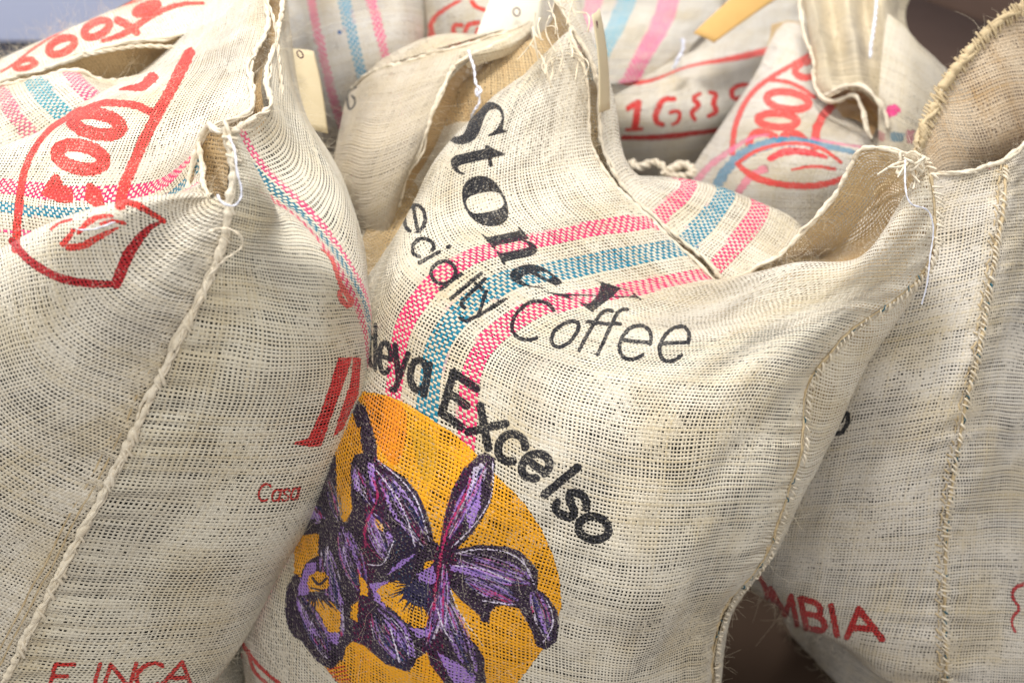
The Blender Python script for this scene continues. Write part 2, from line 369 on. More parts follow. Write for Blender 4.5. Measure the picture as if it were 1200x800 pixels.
    if holes < 1: # some holes closed by fluff
        fl = t.ramp(t.noise(t.xyz(u0, v0, seed + 70), 1.3, 2), holes - .12, holes + .12)
        thr = t.m('MAXIMUM', thr, fl)
    # colour
    rsel = t.m('ADD', t.m('MULTIPLY', ri, isw), t.m('MULTIPLY', rj, t.m('SUBTRACT', 1.0, isw)))
    tone = t.noise(t.xyz(u0, v0, seed + 33), .045, 3)
    f = t.m('ADD', t.m('ADD', t.m('MULTIPLY', t.m('POWER', rsel, 3.0), .26), t.m('MULTIPLY', t.ramp(fsel, .35, .75, 1, 0), .36)), t.ramp(tone, .42, .68, 0, .34), clamp=True)
    col = t.mix(f, rgb(light), rgb(tan))
    col = t.mix(t.ramp(t.noise(t.xyz(u0, v0, seed + 44), .028, 4), .50, .72, 0, .42), col, rgb('#a2988a'))
    if smask is not None:
        sf = t.m('MULTIPLY', t.m('MULTIPLY', smask, isw), t.ramp(fsel, .2, .55, .85, 1.0))
        col = t.mix(sf, col, scol)
    if image is not None:
        (ua, ub, va, vb) = rng
        tex = t.new('ShaderNodeTexImage', interpolation='Linear', extension='CLIP'); tex.image = image
        t.l.new(t.xyz(t.m('DIVIDE', t.m('SUBTRACT', spf.outputs[0], ua), ub - ua), t.m('DIVIDE', t.m('SUBTRACT', spf.outputs[1], va), vb - va)), tex.inputs[0])
        wear = t.ramp(t.noise(t.xyz(u0, v0, seed + 12), 1.9, 4), .29, .45, .5, .98)
        pf = t.m('MULTIPLY', t.m('MULTIPLY', tex.outputs[1], wear), t.ramp(hgt, -.2, .25, .55, 1))
        col = t.mix(pf, col, tex.outputs[0])
    geo = t.new('ShaderNodeNewGeometry')
    col = t.mix(1.0 if inner else geo.outputs['Backfacing'], col, t.mix(f, rgb(inside), rgb('#a88556')))  # tan inner side: warm bounced light of the shaded inside put into the colour
    b = t.new('ShaderNodeBsdfPrincipled'); t.put(b.inputs['Base Color'], col); t.put(b.inputs['Roughness'], .86); t.put(b.inputs['Specular IOR Level'], .22)
    t.put(b.inputs['Sheen Weight'], .12); t.put(b.inputs['Sheen Roughness'], .5)
    bp = t.new('ShaderNodeBump'); t.put(bp.inputs['Height'], hgt); t.put(bp.inputs['Distance'], .0010); t.put(bp.inputs['Strength'], .85); t.l.new(bp.outputs[0], b.inputs['Normal'])
    tr = t.new('ShaderNodeBsdfTransparent'); mx = t.new('ShaderNodeMixShader'); t.put(mx.inputs[0], thr); t.l.new(tr.outputs[0], mx.inputs[1]); t.l.new(b.outputs[0], mx.inputs[2])
    o = t.new('ShaderNodeOutputMaterial'); t.l.new(mx.outputs[0], o.inputs[0])
    return m

def plain(name, c1, c2=None, rough=.85, scale=300, bump=.0006, spec=.3, stretch=(1, 1, 1)):
    m = bpy.data.materials.new(name); t = NT(m); tc = t.new('ShaderNodeTexCoord')
    mp = t.new('ShaderNodeMapping'); t.l.new(tc.outputs['Object'], mp.inputs[0]); mp.inputs['Scale'].default_value = stretch
    n = t.noise(mp.outputs[0], scale, 3); n2 = t.noise(mp.outputs[0], scale * .07, 2)
    col = t.mix(t.m('MULTIPLY', t.m('ADD', n, n2), .5), c1, c2 or tuple(x * .65 for x in c1[:3]) + (1,))
    b = t.new('ShaderNodeBsdfPrincipled'); t.put(b.inputs['Base Color'], col); t.put(b.inputs['Roughness'], rough); t.put(b.inputs['Specular IOR Level'], spec)
    bp = t.new('ShaderNodeBump'); t.put(bp.inputs['Height'], n); t.put(bp.inputs['Distance'], bump); t.put(bp.inputs['Strength'], .8); t.l.new(bp.outputs[0], b.inputs['Normal'])
    o = t.new('ShaderNodeOutputMaterial'); t.l.new(b.outputs[0], o.inputs[0]); return m

PINK, TEAL, ROSE = rgb('#dc2a62'), rgb('#08748c'), rgb('#e8467a')
RED, DKRED, INK = (.80, .19, .16), (.70, .10, .10), (.085, .09, .125)
M_CORD = plain('hem_cord', rgb('#e8e0d0'), rgb('#c9b592'), scale=260, bump=.0012)
M_CORD_TAN = plain('tan_cord', rgb('#d2bf9b'), rgb('#a99068'), scale=260, bump=.0012)
M_HAIR = plain('jute_fibre', rgb('#eee6d4'), rgb('#cdb78f'), scale=60, bump=.0001)
M_WHITE = plain('white_twine', rgb('#ececf2'), rgb('#c9c9d4'), scale=400)
M_BLUE = plain('blue_thread', rgb('#24606f'), rgb('#1c4650'), scale=400)
M_PAPER = plain('tag_card', rgb('#d6c6a4'), rgb('#c5b38d'), scale=35, bump=.0001, rough=.7)
M_PAPER_W = plain('pale_tag_card', rgb('#ece5d2'), rgb('#e0d8c2'), scale=35, bump=.0001, rough=.7)
M_PAPER_B = plain('brown_tag_card', rgb('#cfa868'), rgb('#bd9454'), scale=35, bump=.0001, rough=.7)
M_INK = plain('purple_ink', rgb('#5a3040'), rgb('#43222f'))
# green coffee: small oval beans
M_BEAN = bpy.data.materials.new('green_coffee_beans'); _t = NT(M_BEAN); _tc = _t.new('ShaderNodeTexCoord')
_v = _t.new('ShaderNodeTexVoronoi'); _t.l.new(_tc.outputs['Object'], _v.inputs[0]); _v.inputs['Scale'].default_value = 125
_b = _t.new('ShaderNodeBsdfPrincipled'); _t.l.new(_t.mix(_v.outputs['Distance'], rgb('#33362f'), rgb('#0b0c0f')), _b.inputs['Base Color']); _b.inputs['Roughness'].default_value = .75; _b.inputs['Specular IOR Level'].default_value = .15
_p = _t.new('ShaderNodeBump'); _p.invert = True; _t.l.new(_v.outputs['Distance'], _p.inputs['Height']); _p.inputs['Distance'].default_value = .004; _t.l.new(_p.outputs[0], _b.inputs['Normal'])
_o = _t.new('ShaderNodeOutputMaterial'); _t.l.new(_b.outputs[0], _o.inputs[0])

# ------------------------------------------------------------------ cords, stitches, fibres
def frames(p):
    t = np.gradient(p, axis=0); t /= np.linalg.norm(t, axis=1, keepdims=True) + 1e-12
    a = np.cross(t, np.tile([.31, .2, .93], (len(p), 1))); a /= np.linalg.norm(a, axis=1, keepdims=True) + 1e-12
    return t, a, np.cross(t, a)
def tube_np(p, r, k=6):
    t, a, b = frames(p); r = np.broadcast_to(np.asarray(r, float), (len(p),))
    th = np.linspace(0, 2 * math.pi, k, endpoint=False)
    V = p[:, None] + (a[:, None] * np.cos(th)[None, :, None] + b[:, None] * np.sin(th)[None, :, None]) * r[:, None, None]
    i = np.arange(len(p) - 1)[:, None] * k; j = np.arange(k)[None]; j2 = (j + 1) % k
    F = np.stack([i + j, i + j2, i + k + j2, i + k + j], -1).reshape(-1, 4)
    return V.reshape(-1, 3), F
class Bag:
    def __init__(s): s.v, s.f, s.n = [], [], 0
    def add(s, V, F): s.v.append(V); s.f.append(F + s.n); s.n += len(V)
    def build(s, name, mat, parent, kind=None):
        o = mesh_np(name, np.concatenate(s.v), np.concatenate(s.f), mat, parent)
        if kind: o['kind'] = kind
        return o
def resample(p, step):
    s = np.r_[0, np.cumsum(np.linalg.norm(np.diff(p, axis=0), axis=1))]; n = max(6, int(s[-1] / step)); q = np.linspace(0, s[-1], n)
    return np.stack([np.interp(q, s, p[:, k]) for k in range(3)], -1)
def cord(name, path, r, mat, parent, strands=2, twist=.011, loose=.0):
    """a twisted cord rolled into the edge of the cloth"""
    p = resample(path, .0022); t, a, b = frames(p); L = np.arange(len(p)) * .0022; g = Bag()
    wob = np.stack([vnoise(L * 38, L * 0 + k * 9.1, 5) for k in range(3)], -1) * .0022
    for q in range(strands):
        ph = L / twist * math.pi * 2 / strands + q * 2 * math.pi / strands
        c = p + wob + (a * np.cos(ph)[:, None] + b * np.sin(ph)[:, None]) * r * .52
        rr = r * .62 * (1 + .5 * vnoise(L * 90, L * 0 + q * 3.3, 8)); g.add(*tube_np(c, rr, 6))
    return g.build(name, mat, parent)
def rim(name, path, nrm, parent, r=.0024, mat=None):
    """folded raw edge of the cloth: a lumpy roll with odd stitches"""
    p = resample(path, .0018); L = np.arange(len(p)) * .0018; g = Bag(); sd = random.uniform(0, 50)
    for q, (w, k) in enumerate(((1.0, 0), (.62, 1))):
        off = np.stack([vnoise(L * 120 + sd, L * 0 + c * 5.7 + q, 5) for c in range(3)], -1) * .0016 + np.stack([vnoise(L * 30 + sd, L * 0 + c * 3.1 + q, 6) for c in range(3)], -1) * .003
        if k: off = off + frames(p)[1] * (r * .9 * np.cos(L / .012))[:, None] + frames(p)[2] * (r * .9 * np.sin(L / .012))[:, None]
        rr = r * w * (1 + .9 * vnoise(L * 190 + sd, L * 0 + q * 3.3, 8) + .5 * vnoise(L * 60, L * 0 + q, 9)); g.add(*tube_np(p + off, rr, 7))
    return g.build(name, mat or M_CORD, parent)
def stitches(name, path, nrm, mat, parent, length=.016, step=.0085, r=.0011, ang=.6, skip=0.0, jit=.25):
    p = resample(path, step); q0 = np.linspace(0, len(nrm) - 1, len(p)); nn = np.stack([np.interp(q0, range(len(nrm)), nrm[:, k]) for k in range(3)], -1); nn /= np.linalg.norm(nn, axis=1, keepdims=True) + 1e-9
    t = np.gradient(p, axis=0); t /= np.linalg.norm(t, axis=1, keepdims=True) + 1e-12; side = np.cross(nn, t); g = Bag()
    for k in range(len(p)):
        if random.random() < skip: continue
        l = length * random.uniform(1 - jit, 1 + jit); aa = ang * random.uniform(.3, 1.7); d = side[k] * math.cos(aa) + t[k] * math.sin(aa); c = p[k] + t[k] * random.gauss(0, step * .12)
        q = [c + d * l * s_ + nn[k] * (r * .8 + h) for s_, h in ((-.5, -.0012), (-.25, .0006), (0, .0010), (.25, .0006), (.5, -.0012))]
        g.add(*tube_np(np.array(q), r * random.uniform(.6, 1.35), 5))
    return g.build(name, mat, parent, 'stuff')
def fuzz(name, paths, parent, n, mat=None, ln=(.006, .022), r=.00013):
    """loose fibres that stand off the cloth: (points, normals) samples"""
    g = Bag(); P = np.concatenate([a for a, b in paths]); N = np.concatenate([b for a, b in paths])
    for k in RNG.integers(0, len(P), n):
        l = random.uniform(*ln) * (1 + 1.2 * (random.random() < .1)); d = N[k] * random.uniform(.15, 1) + RNG.normal(0, .7, 3); d /= np.linalg.norm(d) + 1e-9
        bend = RNG.normal(0, .45, 3); q = np.array([P[k] + (d * s_ + bend * s_ * s_ * .8 + RNG.normal(0, .04, 3)) * l for s_ in (0, .25, .5, .75, 1)])
        g.add(*tube_np(q, np.linspace(r, r * .5, 5), 3))
    return g.build(name, mat or M_HAIR, parent, 'stuff')
def surf_samples(panel, n, a=.0, b=1.0, edge=None):
    u = np.linspace(panel.us[0], panel.us[-1], 90); v = np.linspace(panel.vs[0], panel.vs[0] + (panel.vs[-1] - panel.vs[0]) * b, 110)
    p, nn = panel.surf(u, v); view = np.array([0, 0, CAM_H]) - p; view /= np.linalg.norm(view, axis=2, keepdims=True)
    f = (nn * view).sum(2); k = (f > -.1) & (f < (edge or 2)); return p[k], nn[k]
def stripe_u(panel, c): return panel.thread_u(c)
def rngof(panel): return (panel.us[0], panel.us[-1], panel.vs[0], panel.vs[-1])
def base_of(panel):
    p = panel.P.reshape(-1, 3); return (float(p[:, 0].mean()), float(p[:, 1].mean()), 0.0)
# ------------------------------------------------------------------ the room: floor, wall, brown box
def quad_sheet(name, x0, x1, y0, y1, z, mat):
    return mesh_np(name, [(x0, y0, z), (x1, y0, z), (x1, y1, z), (x0, y1, z)], [(0, 1, 2, 3)], mat, smooth=False)
M_FLOOR = plain('brown_floor', rgb('#45362b'), rgb('#352921'), rough=.85, spec=.1, scale=14, bump=.0004, stretch=(1, .12, 1))
tag(quad_sheet('floor', -6, 6, -2, 9, 0, M_FLOOR), kind='structure')
def box(name, cx, cy, z0, sx, sy, sz, mat, parent=None, rz=0, bev=.004):
    import bmesh
    bm = bmesh.new(); bmesh.ops.create_cube(bm, size=1); bmesh.ops.scale(bm, vec=(sx, sy, sz), verts=bm.verts)
    bmesh.ops.bevel(bm, geom=list(bm.edges), offset=bev, segments=2, affect='EDGES')
    bmesh.ops.rotate(bm, cent=(0, 0, 0), matrix=Matrix.Rotation(rz, 3, 'Z'), verts=bm.verts)
    bmesh.ops.translate(bm, vec=(cx, cy, z0 + sz / 2), verts=bm.verts)
    me = bpy.data.meshes.new(name); bm.to_mesh(me); bm.free(); me.materials.append(mat)
    o = bpy.data.objects.new(name, me); COL.objects.link(o)
    if parent is not None: me.transform(Matrix.Translation(-Vector(parent.location))); o.parent = parent
    return o
M_WALL = plain('lilac_white_wall', rgb('#c9cfe8'), rgb('#bfc6e0'), rough=.5, scale=3, bump=.0002)
M_GREY = plain('grey_skirting', rgb('#70727c'), rgb('#5f616b'), rough=.6, scale=9)
wall = tag(box('wall', 0, 3.46, .0, 9, .1, 2.6, M_GREY), kind='structure')
for k in range(-7, 8):
    for r_ in range(6):
        box('wall_tile', k * .60 + .18, 3.405, .05 + r_ * .40, .588, .02, .388, M_WALL, wall)
M_BROWN = plain('dark_brown_board', rgb('#4b3b32'), rgb('#3f3129'), rough=.9, spec=.08, scale=25, bump=.0003)
bx = empty('storage_box', (1.75, 3.05, 0)); tag(bx, 'low dark brown box with a boarded lid standing behind the sacks at the top right', 'box')
box('box_body', 1.75, 3.0, 0, 2.0, .70, .50, M_BROWN, bx, rz=0)

def on_plane(px, py, z):
    a = W(px, py, 1.0); o_ = np.array([0, 0, CAM_H]); k = (z - CAM_H) / (a[2] - CAM_H); return o_ + (a - o_) * k
j0, j1 = on_plane(1089, 0, .53), on_plane(1164, 28, .53); jd = (j1 - j0) / np.linalg.norm(j1 - j0); jn = np.array([-jd[1], jd[0], 0])
for s_, w_ in ((1, .34), (-1, .42)):
    a_ = j0 - jd * .6 + jn * s_ * .007; b_ = j0 + jd * 1.3 + jn * s_ * .007; c_ = b_ + jn * s_ * w_; d_ = a_ + jn * s_ * w_
    q_ = [a_, b_, c_, d_] if s_ > 0 else [a_, d_, c_, b_]
    V_ = [tuple(x[:2]) + (.53,) for x in q_] + [tuple(x[:2]) + (.502,) for x in q_]
    mesh_np('lid_board', V_, [(0, 1, 2, 3), (7, 6, 5, 4), (0, 4, 5, 1), (1, 5, 6, 2), (2, 6, 7, 3), (3, 7, 4, 0)], M_BROWN, bx, smooth=False)

# ------------------------------------------------------------------ middle sack: front with lettering and orchid
mf_px = [
 [(585,-60),(668,40),(690,110),(702,190),(765,259),(829,322),(851,328),(895,320),(950,309),(1008,305),(1042,262),(1085,192)],
 [(565,-20),(628,72),(640,140),(644,222),(702,272),(754,336),(792,352),(845,362),(920,348),(975,345),(1042,318),(1090,300)],
 [(570,20), (606,88),(578,170),(572,248),(622,286),(682,350),(735,374),(800,388),(880,382),(930,378),(982,366),(1015,372)],
 [(560,80), (566,130),(512,205),(505,272),(548,303),(615,368),(676,398),(750,420),(840,424),(888,418),(932,418),(962,425)],
 [(540,140),(520,185),(468,268),(458,325),(487,358),(568,404),(637,436),(715,460),(812,472),(868,472),(911,474),(943,476)],
 [(500,210),(478,255),(437,345),(437,395),(468,430),(549,458),(621,492),(703,520),(799,538),(856,535),(902,530),(936,530)],
 [(450,280),(430,330),(400,425),(415,490),(459,510),(545,530),(611,565),(694,596),(788,614),(845,602),(888,592),(920,586)],
 [(385,380),(370,440),(368,520),(402,590),(450,600),(532,612),(605,640),(688,668),(774,690),(825,668),(866,654),(892,648)],
 [(300,600),(318,600),(350,640),(398,690),(450,700),(512,702),(598,722),(680,740),(755,758),(800,735),(832,720),(850,714)],
 [(262,735),(285,745),(335,790),(400,802),(452,806),(508,806),(594,812),(672,822),(740,832),(788,812),(820,804),(838,800)],
]
mf_d = [
 [1.74,1.69,1.665,1.645,1.62,1.60,1.59,1.57,1.55,1.53,1.51,1.50],
 [1.75,1.67,1.63,1.60,1.58,1.56,1.545,1.53,1.515,1.505,1.50,1.50],
 [1.76,1.67,1.60,1.565,1.54,1.52,1.505,1.495,1.49,1.495,1.50,1.515],
 [1.75,1.65,1.575,1.53,1.505,1.485,1.47,1.463,1.465,1.475,1.49,1.515],
 [1.73,1.63,1.555,1.50,1.47,1.45,1.437,1.435,1.445,1.46,1.485,1.515],
 [1.70,1.61,1.535,1.48,1.45,1.43,1.42,1.42,1.435,1.455,1.48,1.515],
 [1.68,1.59,1.515,1.465,1.44,1.42,1.412,1.417,1.435,1.46,1.49,1.525],
 [1.68,1.585,1.51,1.465,1.44,1.425,1.42,1.427,1.45,1.48,1.51,1.545],
 [1.68,1.61,1.54,1.49,1.465,1.45,1.447,1.455,1.475,1.51,1.54,1.575],
 [1.70,1.64,1.57,1.53,1.50,1.492,1.49,1.50,1.525,1.555,1.585,1.615],
]
mf_px = [[(r_[1][0] + 22, r_[1][1] + 2)] + r_[1:] for r_ in mf_px]; mf_d = [[r_[1] + .085] + r_[1:] for r_ in mf_d]
mf_P = grid(mf_px, mf_d)
# the rim turns over inwards: sharply at the left, in a soft roll at the right
_k = np.array([0, 0, 0, 0, 0, .1, .5, 1, 1, 1, 1, .3]); _a = np.array(mf_px[0], float)
turn = W(_a[:, 0], _a[:, 1] + 1 + 7 * _k, np.array(mf_d[0]) + .004 + .020 * _k)
mf_P = np.concatenate([turn[None], mf_P])
MF = Panel(mf_P, wr=lambda U, V: .0055 * np.clip((V - 1) / 10, .2, 1), seed=11, droop=True, anchor=(5.0, 5.0), pucker=11)
# back sheet: lip, striped bulge behind the lip, then the far side
mb_P = swell(MF.P[1:], .30, [0, .55, .8, .95, 1, 1, 1, .95, .8, .6, .25, 0], [0, .4, .75, 1, 1, 1, 1, 1, 1, 1] + [1] * (len(MF.P) - 11))
lip = W(*[np.array(q, float) for q in zip((600,-90,1.76),(676,40,1.70),(704,110,1.675),(712,186,1.66),(768,252,1.635),(834,314,1.612),(856,327,1.60),(906,302,1.60),(956,258,1.59),(986,214,1.575),(1020,172,1.545),(1087,188,1.505))])
r1 = W(*[np.array(q, float) for q in zip((640,-100,1.80),(696,44,1.74),(722,130,1.71),(742,200,1.71),(806,214,1.72),(893,238,1.71),(935,262,1.70),(955,300,1.66),(985,290,1.62),(1022,270,1.60),(1062,250,1.565),(1096,290,1.515))])
mb_P[0] = lip; mb_P[1] = r1
band = [None, None, (1064,350,1.56),(1016,420,1.57),(985,490,1.58),(958,545,1.59),(934,590,1.60),(903,645,1.62),(856,716,1.64),(842,800,1.68)]
for k, q in enumerate(band):
    if q: mb_P[k, 10] = W(*q)
MB = Panel(mb_P, wr=.003, seed=5, flip=False, anchor=(4.5, .5)); MB.flip = True

cv = Canvas()
# words
P_, T_ = font_tris('𝐒𝐭𝐨𝐧𝐞𝐗')
wS = Warp([(520,130),(527,180),(535,212),(553,258),(586,302),(616,336),(647,344),(694,366)], [(98,-22),(98,-22),(96,-20),(90,-20),(86,-22)], [0,.18,.29,.40,.58,.74,.80,1])
mn, mxx = P_[:, 0].min(), P_[:, 0].max()
cv.tris(wS((P_[:, 0] - mn) / (mxx - mn), P_[:, 1]), T_, INK)
tS = 'ecialty Coffee'
bs = [(470,240),(478,281),(488,304),(497,314),(520,343),(534,352),(546,363),(572,378),(589,388),(634,404),(668,408),(692,413),(716,418),(762,424),(806,423)]
us_ = [(48,-16),(47,-18),(46,-22),(48,-30),(46,-36),(44,-40),(42,-44),(38,-50),(36,-56),(36,-60),(38,-62),(36,-66),(28,-76),(26,-82),(24,-84)]
stroke_text(cv, tS, Warp(bs, us_, np.arange(15) / 14), 4.7, INK, starts=np.arange(15) / 14, rough=.22)
tE = 'ttleya Excelso'
be = [(418,414),(428,423),(437,430),(443,435),(459,441),(476,452),(500,464),(514,480),(546,504),(574,526),(601,548),(629,569),(645,590),(667,612),(694,640)]
ue = [(-2,-62),(-1,-62),(0,-64),(1,-70),(4,-72),(8,-70),(14,-66),(17,-64),(26,-60),(40,-54),(44,-50),(49,-44),(52,-40),(56,-33),(58,-22)]
stroke_text(cv, tE, Warp(be, ue, np.arange(15) / 14), [4.5,5,5,6,7,8.6,9.6,10,10,10,10,10,10,10], INK, starts=np.arange(15) / 14, rough=.10)
# orchid on a yellow disc
YEL, YEL2, PUR, PUR2, LIL, WHT, MAG = (.93, .64, .07), (.88, .46, .06), (.165, .08, .195), (.28, .15, .40), (.66, .50, .82), (.88, .84, .90), (.76, .16, .38)
cv.poly([(425,458),(450,462),(480,474),(505,491),(530,506),(552,525),(575,550),(590,565),(615,590),(635,620),(648,650),(656,680),(658,712),(640,755),(615,788),(590,820),(540,850),(450,850),(405,812),(380,780),(355,720),(344,680),(345,640),(352,610),(372,560),(395,510)], YEL, rough=.8)
cv.poly([(425,462),(470,474),(474,520),(462,545),(448,530),(436,500)], YEL2, .5, smooth=True); cv.poly([(480,500),(500,505),(512,540),(500,566),(488,540)], (.50, .46, .10), .25, smooth=True)
big = [(411,540),(415,533),(426,531),(421,508),(413,482),(418,468),(428,478),(436,502),(441,522),(441,538),(458,549),(473,559),(488,576),(499,598),(505,619),(508,634),(515,640),(521,605),(530,573),(544,548),(561,533),(570,530),(579,537),(580,548),(576,562),(576,584),(566,605),(553,624),(540,637),(534,644),(560,638),(592,640),(608,645),(620,656),(630,668),(629,690),(640,698),(652,714),(655,730),(652,750),(640,760),(629,756),(624,740),(616,724),(608,712),(592,708),(580,710),(574,716),(573,728),(566,728),(560,718),(540,702),(527,686),(532,706),(538,728),(546,744),(560,758),(567,772),(568,794),(576,830),(530,830),(520,798),(505,778),(500,762),(488,771),(479,786),(469,783),(452,777),(439,766),(426,755),(413,750),(405,757),(401,772),(388,783),(373,775),(362,762),(354,751),(343,744),(338,736),(334,715),(336,687),(342,676),(352,668),(361,658),(373,650),(373,624),(351,627),(347,615),(352,606),(362,576),(369,561),(384,534),(393,534),(394,580),(399,606),(405,612),(413,597),(411,576)]
cv.poly(big, PUR, rough=1.3); cv.stroke(big, 1.4, (.16, .12, .32), .55, smooth=False, closed=True, rough=.4)
cv.poly([(394,536),(398,515),(410,500),(422,500),(423,528),(414,534),(410,546),(410,590),(404,611),(399,600)], YEL, rough=.8)
Y = lambda *p: cv.poly(p, YEL, rough=1.4)
Y((346,627),(373,625),(373,649),(360,655),(351,676),(344,670)); Y((361,673),(384,671),(385,688),(362,694))
Y((421,672),(431,685),(430,697),(422,696)); Y((411,708),(420,704),(418,728),(411,724)); Y((438,606),(448,612),(449,622),(440,618)); Y((498,658),(508,655),(505,664),(496,668))
L = lambda *p: cv.poly(p, LIL, .92, rough=1.2)
L((547,573),(561,555),(564,560),(563,594),(551,620),(546,605)); L((433,683),(456,680),(447,690),(453,713),(439,703)); L((488,672),(507,662),(512,681),(499,686),(492,680)); L((479,734),(500,738),(508,730),(506,744),(490,748))
L((359,660),(370,658),(371,672),(361,696),(348,698),(350,684)); L((382,736),(399,742),(395,756),(388,752)); L((430,542),(438,542),(441,576),(434,570)); L((415,555),(420,556),(422,576),(415,572)); L((357,588),(364,588),(370,600),(382,606),(360,608))
L((511,762),(524,770),(545,782),(557,790),(556,812),(540,812),(526,790)); L((526,661),(548,662),(578,670),(600,680),(598,685),(570,678),(545,672),(528,668)); L((452,673),(470,655),(488,648),(470,664)); L((385,660),(397,690),(404,708),(396,700))
cv.poly([(549,562),(556,548),(565,541),(570,552),(566,564),(562,556),(552,570)], WHT, .8, rough=1.5)
def veins(p, q, spread, n, col, w=(1.0, 2.0), al=.85, bow=6):            # fine pale lines along a petal
    p, q = np.array(p, float), np.array(q, float); d = (q - p) / np.linalg.norm(q - p); nr = np.array([-d[1], d[0]])
    for _ in range(n):
        a, b = sorted(random.uniform(0, 1) for _ in range(2)); b = min(1, max(b, a + .12)); o_ = random.uniform(-1, 1) * spread; bw = random.uniform(-1, 1) * bow
        f = lambda t_: p + (q - p) * t_ + nr * (o_ * math.sin(math.pi * (.12 + .76 * t_)) + bw * t_ * (1 - t_))
        cv.stroke([f(a), f((a + b) / 2), f(b)], random.uniform(*w), col, al * random.uniform(.5, 1), rough=.9, n=6)
for p, q, s_, n_ in (((447,555),(500,640),14,16),((430,600),(455,655),16,14),((415,545),(435,590),10,10),((362,590),(375,612),10,8),((380,640),(400,745),12,18),((350,700),(385,770),12,16),((440,715),(480,775),20,26),((535,652),(620,680),14,20),((545,675),(605,705),12,16),((625,690),(645,752),10,16),((520,700),(556,790),12,18),((520,690),(500,760),10,14),((570,540),(525,630),9,12),((520,660),(518,740),6,12),((385,560),(398,610),7,6),((400,615),(425,690),13,16)):
    veins(p, q, s_, n_, WHT, (.7, 1.5), .8); veins(p, q, s_, int(n_ * .9), LIL, (1.2, 3.2), .7); veins(p, q, s_, n_ // 3, (.10, .10, .30), (1.5, 3), .7); veins(p, q, s_, n_ // 4, MAG, (.8, 1.8), .6)
Y((360,702),(375,719),(384,740),(397,740),(399,719),(390,706),(373,700)); Y((441,690),(456,681),(481,679),(486,690),(488,706),(500,715),(502,724),(499,733),(488,736),(473,726),(458,713),(447,704))
cv.poly([(362,674),(374,669),(385,675),(384,687),(372,692),(363,690)], YEL, smooth=True, rough=1.4); Y((411,708),(420,704),(418,728),(411,724)); Y((421,672),(431,685),(430,697),(422,696))
for q in range(17):
    a = math.radians(70 + q * 8.2); cx, cy = 492, 684; cv.stroke([(cx + 12 * math.cos(a), cy + 12 * math.sin(a)), (cx + random.uniform(28, 44) * math.cos(a), cy + random.uniform(28, 42) * math.sin(a))], [3.2, .7], (.13, .10, .22), smooth=False, rough=.4)
cv.poly([(478,684),(487,678),(504,684),(508,702),(498,712),(482,706),(470,700)], (.15, .12, .28), rough=2)
for q in range(10):
    a = math.radians(35 + q * 10); cv.stroke([(370 + 6 * math.cos(a), 690 + 6 * math.sin(a)), (370 + random.uniform(22, 44) * math.cos(a), 690 + random.uniform(20, 42) * math.sin(a))], [3, .8], PUR, smooth=False, rough=.4)
cv.stroke([(366,676),(374,684),(383,676)], 2.4, PUR, rough=.5); cv.stroke([(364,688),(380,692)], 2, PUR, rough=.5)
for ln in ([(441,538),(468,560),(488,586),(497,612),(503,634)],[(436,545),(460,575),(478,610),(486,640)],[(577,540),(574,585),(562,606),(545,626),(530,640)],[(534,648),(560,643),(590,646),(610,656),(622,672)],[(527,688),(538,716),(556,742),(566,756)],[(640,702),(648,728),(636,752)],[(457,735),(464,760),(468,775)],[(477,742),(478,768)],[(512,712),(522,740),(530,752)],[(380,662),(384,640)],[(611,652),(626,684)],[(530,662),(570,668),(600,682)],[(566,703),(585,706),(604,708)],[(366,724),(362,740)],[(430,660),(448,660),(455,648),(462,632)]):
    cv.stroke(ln, 1.5, WHT, .85, rough=.9)
cv.stroke([(552,560),(540,590),(524,620),(517,650),(510,690),(508,715)], 2.6, MAG, .75, rough=.9); cv.stroke([(436,560),(442,580),(430,610),(428,640)], 2.5, MAG, .5, rough=.9)
cv.stroke([(366,678),(373,684),(381,677)], 2.2, PUR, rough=.6)
# red frame low on the left
for ln, w_ in (([(264,714),(274,735),(292,766),(330,802),(350,815)], 4.5), ([(258,728),(268,748),(280,768)], 8), ([(291,762),(297,784),(312,800)], 4)): cv.stroke(ln, w_, RED, rough=.2)
for k in range(5): cv.stroke([(384 + k * 3, 784 + k * 4), (404 + k * 2, 780 + k * 5)], 2, RED, .7, rough=.5)
im = bake('print_middle_sack', MF, cv, 9, gate=lambda U, V: (U > .6))

p1, p2 = stripe_u(MF, 4.0), stripe_u(MF, 5.0); mid = (p1 + p2) / 2; hw = (p2 - p1) * .125 / TS
st = [(p1, hw, PINK), (mid, hw * 1.15, TEAL), (p2, hw, PINK)]
m_mf = jute('jute_middle_front', st, im, rngof(MF), seed=1.0, holes=1)
b1, b2 = stripe_u(MB, 4.0), stripe_u(MB, 5.0)
m_mb = jute('jute_middle_back', [(b1, hw, PINK), ((b1 + b2) / 2, hw * 1.15, TEAL), (b2, hw, PINK)], seed=2.0)
mid_sack = empty('coffee_sack', base_of(MF)); tag(mid_sack, 'open jute sack printed with a purple orchid on a yellow disc and black words', 'sack')
MF.build('front_panel', m_mf, mid_sack, res=5); MB.build('back_panel', m_mb, mid_sack, res=3)
FILL = Panel(mf_P[3:], wr=0.0, droop=True); FILL.build('bean_fill', M_BEAN, mid_sack, offset=-.010, res=2)['kind'] = 'stuff'

